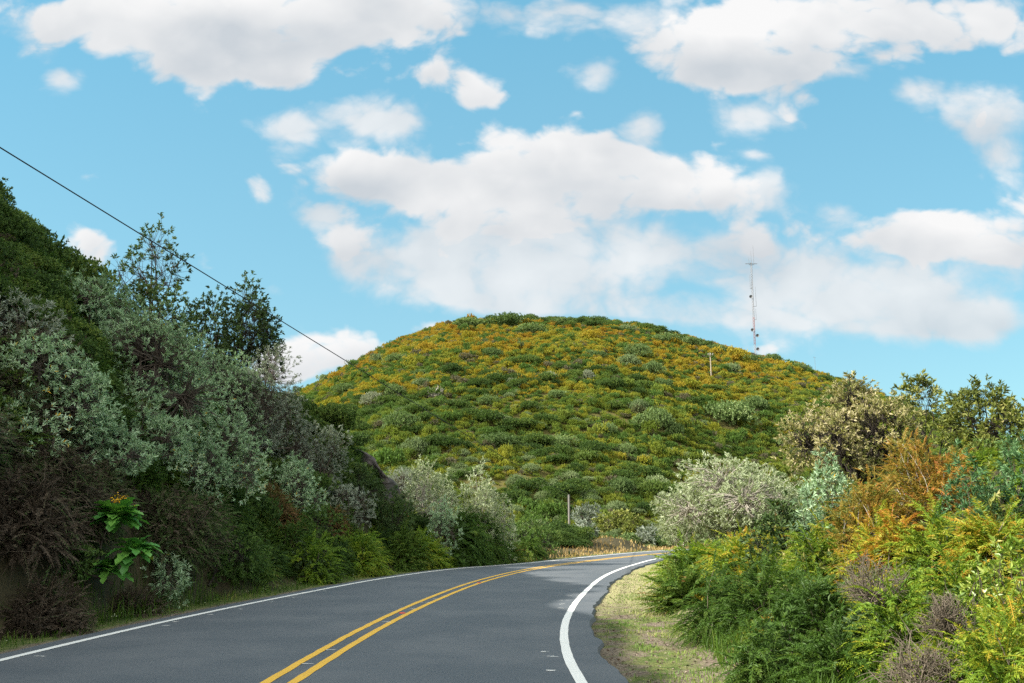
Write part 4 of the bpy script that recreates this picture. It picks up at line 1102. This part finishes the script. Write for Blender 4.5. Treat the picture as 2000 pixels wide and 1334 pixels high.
nf = 1500; r = rng.uniform(60, 118, nf); a = rng.uniform(-.30, .45, nf); x, y = r * np.sin(a), r * np.cos(a); dr_, sr_, _ = pl_dist(x, y, LEFT)
keep = (sr_ * dr_ > 3.6) & (rng.random(nf) < 1.15 - (r - 60) / 55) & (r < 66 + 60 * rng.random(nf)); 
for (hx, hy, hr) in HPOS: keep &= (x - hx)**2 + (y - hy)**2 > (hr * 1.1)**2
x, y = x[keep], y[keep]; n = len(x); s = rng.uniform(.55, 1.25, n)
scatter('hill_foot_shrubs', np.c_[x, y, grid_z(x, y) - .2], np.c_[s, s, s * rng.uniform(.9, 1.7, n)], np.c_[rng.normal(0, .1, n), rng.normal(0, .1, n), rng.uniform(0, 6.28, n)], RBOBJ, M['hillgreybush'], 'grey-green and dark shrubs crowding the foot of the hill')

nt_ = 2600; r = np.sqrt(rng.uniform(72**2, 192**2, nt_)); a = rng.uniform(-.42, .6, nt_); x, y = r * np.sin(a), r * np.cos(a)
keep = (r > np.interp(a, R0A, R0R) + 6) & (fbm(x * .045, y * .045, 91, 3) + .10 * rng.normal(size=nt_) + .30 * np.exp(-((r - 178) / 14)**2) + .10 * (r < 110) > .20)
for (hx, hy, hr) in HPOS: keep &= (x - hx)**2 + (y - hy)**2 > (hr * 1.0)**2
x, y = x[keep], y[keep]; n = len(x); s = rng.uniform(.9, 2.3, n)
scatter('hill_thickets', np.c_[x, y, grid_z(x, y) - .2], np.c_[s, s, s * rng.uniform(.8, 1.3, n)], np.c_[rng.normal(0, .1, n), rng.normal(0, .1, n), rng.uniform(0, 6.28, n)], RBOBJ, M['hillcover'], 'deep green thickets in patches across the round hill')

# cover of the shaded ridge: everywhere on it beyond the first trees
n = 12000
x, y = rng.uniform(-40, 4, n), rng.uniform(4, 62, n)
dl_, sl2, _ = pl_dist(x, y, LEFT); dl_ *= sl2
keep = (dl_ > 3.0) & (np.hypot(x, y) > 12) & ((x - 0) > -.78 * y - 3)
rk = ridge_hit(738, 925); keep &= (x - rk[0])**2 + (y - rk[1])**2 > 1.6**2
x, y = x[keep], y[keep]; z = grid_z(x, y); keep = z > .25; x, y, z = x[keep], y[keep], z[keep]; n = len(x)
s = rng.uniform(.45, 1.0, n) * np.where((rng.random(n) < .10) & (np.hypot(x, y) > 22), 1.6, 1)
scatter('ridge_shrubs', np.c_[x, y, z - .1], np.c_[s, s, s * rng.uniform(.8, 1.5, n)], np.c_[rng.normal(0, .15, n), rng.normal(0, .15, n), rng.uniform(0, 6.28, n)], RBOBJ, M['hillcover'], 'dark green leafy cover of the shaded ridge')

# --- tangle of dead and living fern on the near banks, grown from the shapes of the fern bushes there
def bank_tangle(name, label, n, box, test, material, srcs, s0, s1, seed):
    rng = np.random.default_rng(seed); x, y = rng.uniform(box[0], box[1], n), rng.uniform(box[2], box[3], n)
    a, sa, _ = pl_dist(x, y, LEFT); b, sb, _ = pl_dist(x, y, RIGHT); ok = test(a * sa, -b * sb, x, y, rng)
    x, y = x[ok], y[ok]; n = len(x); s = rng.uniform(s0, s1, n)
    scatter(name, np.c_[x, y, grid_z(x, y) - .05], np.c_[s, s, s * rng.uniform(.6, 1.1, n)], np.c_[rng.normal(0, .2, n), rng.normal(0, .2, n), rng.uniform(0, 6.28, n)], srcs, material, label)


def fronds_of(prefix): return [c for o in COL.objects if o.name.startswith(prefix) for c in o.children if c.name.startswith('fronds')][:3]


bank_tangle('dead_tangle', 'brown dead fern tangle covering the near left bank', 2200, (-13, -3, 6, 21), lambda l, r, x, y, g: (l > 2.0) & (l < 3.6) & (g.random(len(l)) < .6) & (y < 15.5 + 3 * g.random(len(l))), M['brown'], fronds_of('dead_bracken'), .38, .8, 81)
bank_tangle('green_tangle', 'dark green ferns between the shrubs of the left bank', 1500, (-12, 6, 7, 40), lambda l, r, x, y, g: (l > 1.7) & (l < 6) & (g.random(len(l)) < .25 + .75 * (y > 15.5)), M['fern'], fronds_of('dark_fern') + fronds_of('verge_fern'), .35, .7, 82)
bank_tangle('fern_tangle', 'feathery green growth between the bushes of the right bank', 1100, (2, 18, 4, 36), lambda l, r, x, y, g: (r > 2.3) & (r < 8.5), M['fernlit'], fronds_of('feathery_bush'), .28, .6, 83)

# --- undergrowth between the shrubs (twiggy leaf sprays too many to count)
def undergrowth(name, label, n, box, test, m, L, k, hmax, seed, cat='undergrowth'):
    rng = np.random.default_rng(seed); x, y = rng.uniform(box[0], box[1], n), rng.uniform(box[2], box[3], n)
    a, sa, _ = pl_dist(x, y, LEFT); b, sb, _ = pl_dist(x, y, RIGHT); ok = test(a * sa, -b * sb, x, y)
    x, y, dd = x[ok], y[ok], np.minimum(np.abs(a[ok]), np.abs(b[ok])); g = grid_z(x, y); n = len(x)
    hh = rng.uniform(.05, 1, n) * hmax * np.clip((dd - 1.0) * .7, .25, 1); P = np.c_[x, y, g + hh]
    mb = MB(); rosettes(mb, P, rng.normal(size=(n, 3)) * .6 + [0, 0, .8], k, L, .34, rng, np.clip(.45 + 1.2 * fbm(x * .5, y * .5, seed), 0, 1))
    q = rng.random(n) < .5
    tubes(mb, np.c_[x, y, g - .03][q] + np.c_[rng.normal(0, .12, (q.sum(), 2)), np.zeros(q.sum())], P[q], .006, .003, rng, 3, 3, .12, .2)
    return tag(link(name, mb.mesh(name, m)), label, cat, kind='stuff')


undergrowth('dead_undergrowth', 'brown dead twigs and bracken along the near left bank', 15000, (-14, -4, 6, 19), lambda l, r, x, y: (l > 1.9) & (l < 6.5), M['brown'], .09, 6, .9, 61)
undergrowth('undergrowth', 'dark green undergrowth along the foot of the left bank', 9000, (-12, 8, 14, 46), lambda l, r, x, y: (l > 1.4) & (l < 5.5) & (y > 14 + rng_next().uniform(0, 5, len(x))), M['dark'], .10, 7, .8, 62)
undergrowth('undergrowth', 'green undergrowth between the bushes of the right bank', 7500, (2, 18, 4, 34), lambda l, r, x, y: (r > 2.6) & (r < 9), M['green'], .075, 7, .6, 63)
undergrowth('undergrowth', 'yellow-green low growth on top of the right bank', 5200, (3, 22, 9, 46), lambda l, r, x, y: (r > 3.2) & (r < 10), M['olive'], .10, 6, .55, 64)


# --- grass
def grass(name, label, n, box, test, m, h, wdt, seed, bend=.5, hfun=None):
    rng = np.random.default_rng(seed); x, y = rng.uniform(box[0], box[1], n), rng.uniform(box[2], box[3], n)
    a, sa, _ = pl_dist(x, y, LEFT); b, sb, _ = pl_dist(x, y, RIGHT); l, r = a * sa, -b * sb; ok = test(l, r, x, y, rng)
    x, y, l, r = x[ok], y[ok], l[ok], r[ok]; n = len(x); g = grid_z(x, y) - .01
    hh = h * rng.uniform(.45, 1.25, n) * (hfun(l, r, x, y) if hfun is not None else 1)
    d = np.c_[rng.normal(size=(n, 2)), np.zeros(n)]; d = norm(d); s = np.c_[-d[:, 1], d[:, 0], np.zeros(n)]; P = np.c_[x, y, g]
    bd = bend * rng.uniform(.2, 1.3, n)[:, None]
    Q1 = P + [0, 0, 1] * (hh * .55)[:, None] + d * (hh[:, None] * bd * .25); Q2 = P + [0, 0, 1] * (hh * (1 - .25 * bd[:, 0]))[:, None] + d * (hh[:, None] * bd)
    w_ = (wdt * rng.uniform(.6, 1.3, n))[:, None]
    V = np.stack([P - s * w_, P + s * w_, Q1 - s * w_ * .75, Q1 + s * w_ * .75, Q2], 1)
    o = np.arange(n)[:, None] * 5; T = np.concatenate([o + [0, 1, 3], o + [0, 3, 2], o + [2, 3, 4]])
    mb = MB(); tt = np.clip(.45 + 1.1 * fbm(x * .9, y * .9, seed) + rng.normal(0, .14, n), 0, 1)
    mb.add(V.reshape(-1, 3), T, np.repeat(tt, 5))
    return tag(link(name, mb.mesh(name, m)), label, 'grass', kind='stuff')


def clumps(seed, thr, f=.9): return lambda x, y: fbm(x * f, y * f, seed, 3) > thr


def tall(l, r, x, y): return 1 + 2.6 * np.exp(-((y - 17.5) / 2.0)**2) * (l > .9) + 1.2 * (fbm(x * .8, y * .8, 14) > .18)


grass('verge_grass', 'green grass along the left verge, tall in one clump', 90000, (-9, 6, 7, 42), lambda l, r, x, y, g: (l > .55 + .25 * fbm(x, y, 31)) & (l < 2.2 + .5 * g.random(len(l))) & (g.random(len(l)) < np.clip(30 / y - .3, .25, 1) * np.clip((l - .35) * 2, .15, 1)), M['grass'], .13, .006, 71, .6, tall)
c_ = clumps(33, -.02, 1.1)
grass('short_grass', 'patchy short grass on the right verge', 110000, (.8, 8, 6, 38), lambda l, r, x, y, g: (r > .62) & (r < 3.6) & (c_(x, y) | (g.random(len(x)) < .10)) & (g.random(len(x)) < np.clip(16 / y, .3, 1) * (.35 + .65 * sstep(.6, 1.4, r))), M['grasslit'], .07, .0055, 72, .9)
grass('tall_grass', 'tall grass under the feathery bushes on the right verge', 12000, (2, 5, 6, 15), lambda l, r, x, y, g: (r > 1.75 + .25 * fbm(x, y, 3)) & (r < 3.0) & (fbm(x * .8, y * .8, 41) > -.06), M['grass'], .34, .006, 73, .8)
grass('dry_grass', 'straw-coloured dry grass along the far roadside', 24000, (0, 40, 38, 74), lambda l, r, x, y, g: (l > .45) & (l < 4.2), M['straw'], .24, .022, 74, .8)
rng = np.random.default_rng(6); mb = MB()      # clover heads in the left verge
x, y = rng.uniform(-8.5, 2, 2600), rng.uniform(8, 34, 2600); a, sa, _ = pl_dist(x, y, LEFT); l = a * sa
ok = (l > .6) & (l < 1.7) & (fbm(x * .6, y * .6, 3) > -.1); x, y = x[ok], y[ok]; P = np.c_[x, y, grid_z(x, y) + rng.uniform(.06, .14, len(x))]
rosettes(mb, P, np.tile([0, 0, 1.], (len(x), 1)), 5, .016, .8, rng, np.full(len(x), .9))
tag(link('clover_flowers', mb.mesh('clover_flowers', M['pale'])), 'tiny white clover heads scattered in the left verge grass', 'flowers', kind='stuff')
rng = np.random.default_rng(8); mb = MB()      # grit and leaf litter on the right verge
x, y = rng.uniform(.9, 5, 9000), rng.uniform(6.5, 30, 9000); b, sb, _ = pl_dist(x, y, RIGHT); r = -b * sb
ok = (r > .45) & (r < 2.6) & ((fbm(x * 1.1, y * 1.1, 33, 3) < .03) | (r < .9)); x, y = x[ok], y[ok]; n = len(x)
leaves(mb, np.c_[x, y, grid_z(x, y) + .005], np.c_[rng.normal(size=(n, 2)), rng.uniform(-.05, .35, n)], rng.uniform(.015, .05, n), rng.uniform(.012, .03, n), rng, rng.random(n))
tag(link('verge_litter', mb.mesh('verge_litter', leafmat('litter', [(0, (.05, .035, .025)), (.5, (.13, .095, .07)), (1, (.33, .28, .22))], .05, .9, .1, 0))), 'dead leaves and grit on the bare earth of the right verge', 'litter', kind='stuff')


# ------------------------------------------------------------------ poles, wire, mast
def cyl(mb, a, b, r0, r1, sides=8): tubes(mb, [a], [b], r0, r1, np.random.default_rng(0), 2, sides, 0)


def pole(name, label, px, top, bot, Y, r, m, arm=0):
    t = at(px, top, Y); g = gz(t[0], Y) - .3; b = at(px, bot, Y)[2]; base = np.array([t[0], Y, min(g, b)])
    o = tag(empty(name, base), label, 'utility pole')
    mb = MB(); cyl(mb, base, t, r * 1.25, r); link('pole', mb.mesh('pole', M[m], True, base), o)
    if arm:
        mb = MB(); mb.box(t - [0, .06 + r, .35], (arm, .07, .08)); c = link('crossarm', mb.mesh('crossarm', M[m], False, base), o)
        for s in (-.42, 0, .42):
            mb = MB(); cyl(mb, t + [s * arm, -.1 - r, -.29], t + [s * arm, -.1 - r, -.1], .05, .04); link('insulator', mb.mesh('insulator', M['mastwhite'], True, base), c)
    return t


PT = pole('utility_pole', 'grey wooden pole beyond the bend beside the road, carrying the black wire', 1111, 966, 1032, 58, .065, 'wood')
hp = hit(1387, 736); pole('hilltop_pole', 'pale wooden pole standing alone in the orange scrub high on the hill', 1387, 689, 736, hp[1], .075, 'palewood', .8)
# wire from the far pole, past the trees, over the camera's left
A = at(0, 281, 15.0); B = PT + [0, -.1, .0]; dirw = A - B; A2 = B + dirw * 1.45
mb = MB(); n = 60; t = np.linspace(0, 1, n + 1); q = B + (A2 - B) * t[:, None]; q[:, 2] -= .35 * 4 * t * (1 - t) * np.exp(-2.2 * t)
tubes(mb, q[:-1], q[1:], .013, .013, np.random.default_rng(1), 1, 6, 0)
tag(link('power_line', mb.mesh('power_line', M['cable'], True, A2), loc=A2), 'thin black wire running down across the sky past the left trees', 'cable')


def mast():
    Y = 186.0; top = at(1467, 512, Y); b = at(1475, 694, Y); base = np.array([b[0], Y, gz(b[0], Y) - 1]); rng = np.random.default_rng(2)
    o = tag(empty('radio_mast', base), 'tall thin red and white lattice radio mast on the hilltop', 'radio mast')
    H = top[2] - base[2]; lean = np.array([top[0] - base[0], 0, H]); nsec = 8
    for sidx in range(nsec):
        mb = MB(); z0, z1 = sidx / nsec, (sidx + 1) / nsec; K = 5
        P = []
        for k in range(K + 1):
            c = base + lean * (z0 + (z1 - z0) * k / K); P.append([c + .34 * np.array([math.cos(a), math.sin(a), 0]) * .62 for a in (.5, 2.6, 4.7)])
        P = np.array(P)
        for k in range(K):
            for q in range(3):
                tubes(mb, [P[k, q], P[k, q], P[k, (q + 1) % 3]], [P[k + 1, q], P[k + 1, (q + 1) % 3], P[k + 1, (q + 1) % 3] * .5 + P[k + 1, q] * .5], [.026, .014, .014], [.026, .014, .014], rng, 1, 4, 0)
        link('lattice_section', mb.mesh('lattice_section', M['mastred' if sidx in (2, 3) else 'mastwhite' if sidx < 2 else 'metal'], False, base), o)
    for f, dx, L in ((1.0, .05, 3.2), (1.0, -.5, 1.6), (1.0, .6, 4.6), (.62, .7, 4.5), (.78, -.45, 3.2), (.5, .55, 2.5)):
        c = base + lean * f + [dx, 0, -.6]; mb = MB(); cyl(mb, c, c + [0, 0, L], .04, .022, 5); tubes(mb, [c], [c - [dx, 0, 0]], .04, .04, rng, 1, 4, 0)
        link('aerial', mb.mesh('aerial', M['metal'], True, base), o)
    mb = MB(); c = base + lean * .985; mb.box(c, (2.6, .10, .10)); link('crossbar', mb.mesh('crossbar', M['metal'], False, base), o)
    for f, dx in ((.38, -.5), (.33, .55), (.68, -.5), (.21, .5)):
        c = base + lean * f + [dx, -.3, 0]; mb = MB(); an = np.arange(12) * math.pi / 6
        v = np.vstack([c + [0, .12, 0], c + np.c_[.38 * np.cos(an), np.full(12, -.10), .38 * np.sin(an)]]); mb.add(v, [(0, 1 + i, 1 + (i + 1) % 12) for i in range(12)])
        tubes(mb, [c], [c - [dx * .7, -.3, 0]], .05, .05, rng, 1, 4, 0)
        link('dish', mb.mesh('dish', M['metal'], False, base), o)
    return base


mast()
b = hit(1592, 722); Y = b[1]; t = at(1591, 697, Y); base = np.array([t[0], Y, gz(t[0], Y) - .2]); o = tag(empty('small_aerial', base), 'small aerial on a short pole behind the grey-green bush right of the mast', 'aerial')
mb = MB(); cyl(mb, base, t, .10, .06, 6); link('pole', mb.mesh('pole', M['metal'], True, base), o)
mb = MB(); mb.box(t - [0, 0, .35], (1.3, .07, .07)); mb.box(t - [.5, 0, .15], (.07, .08, .5)); link('crossbar', mb.mesh('crossbar', M['metal'], False, base), o)
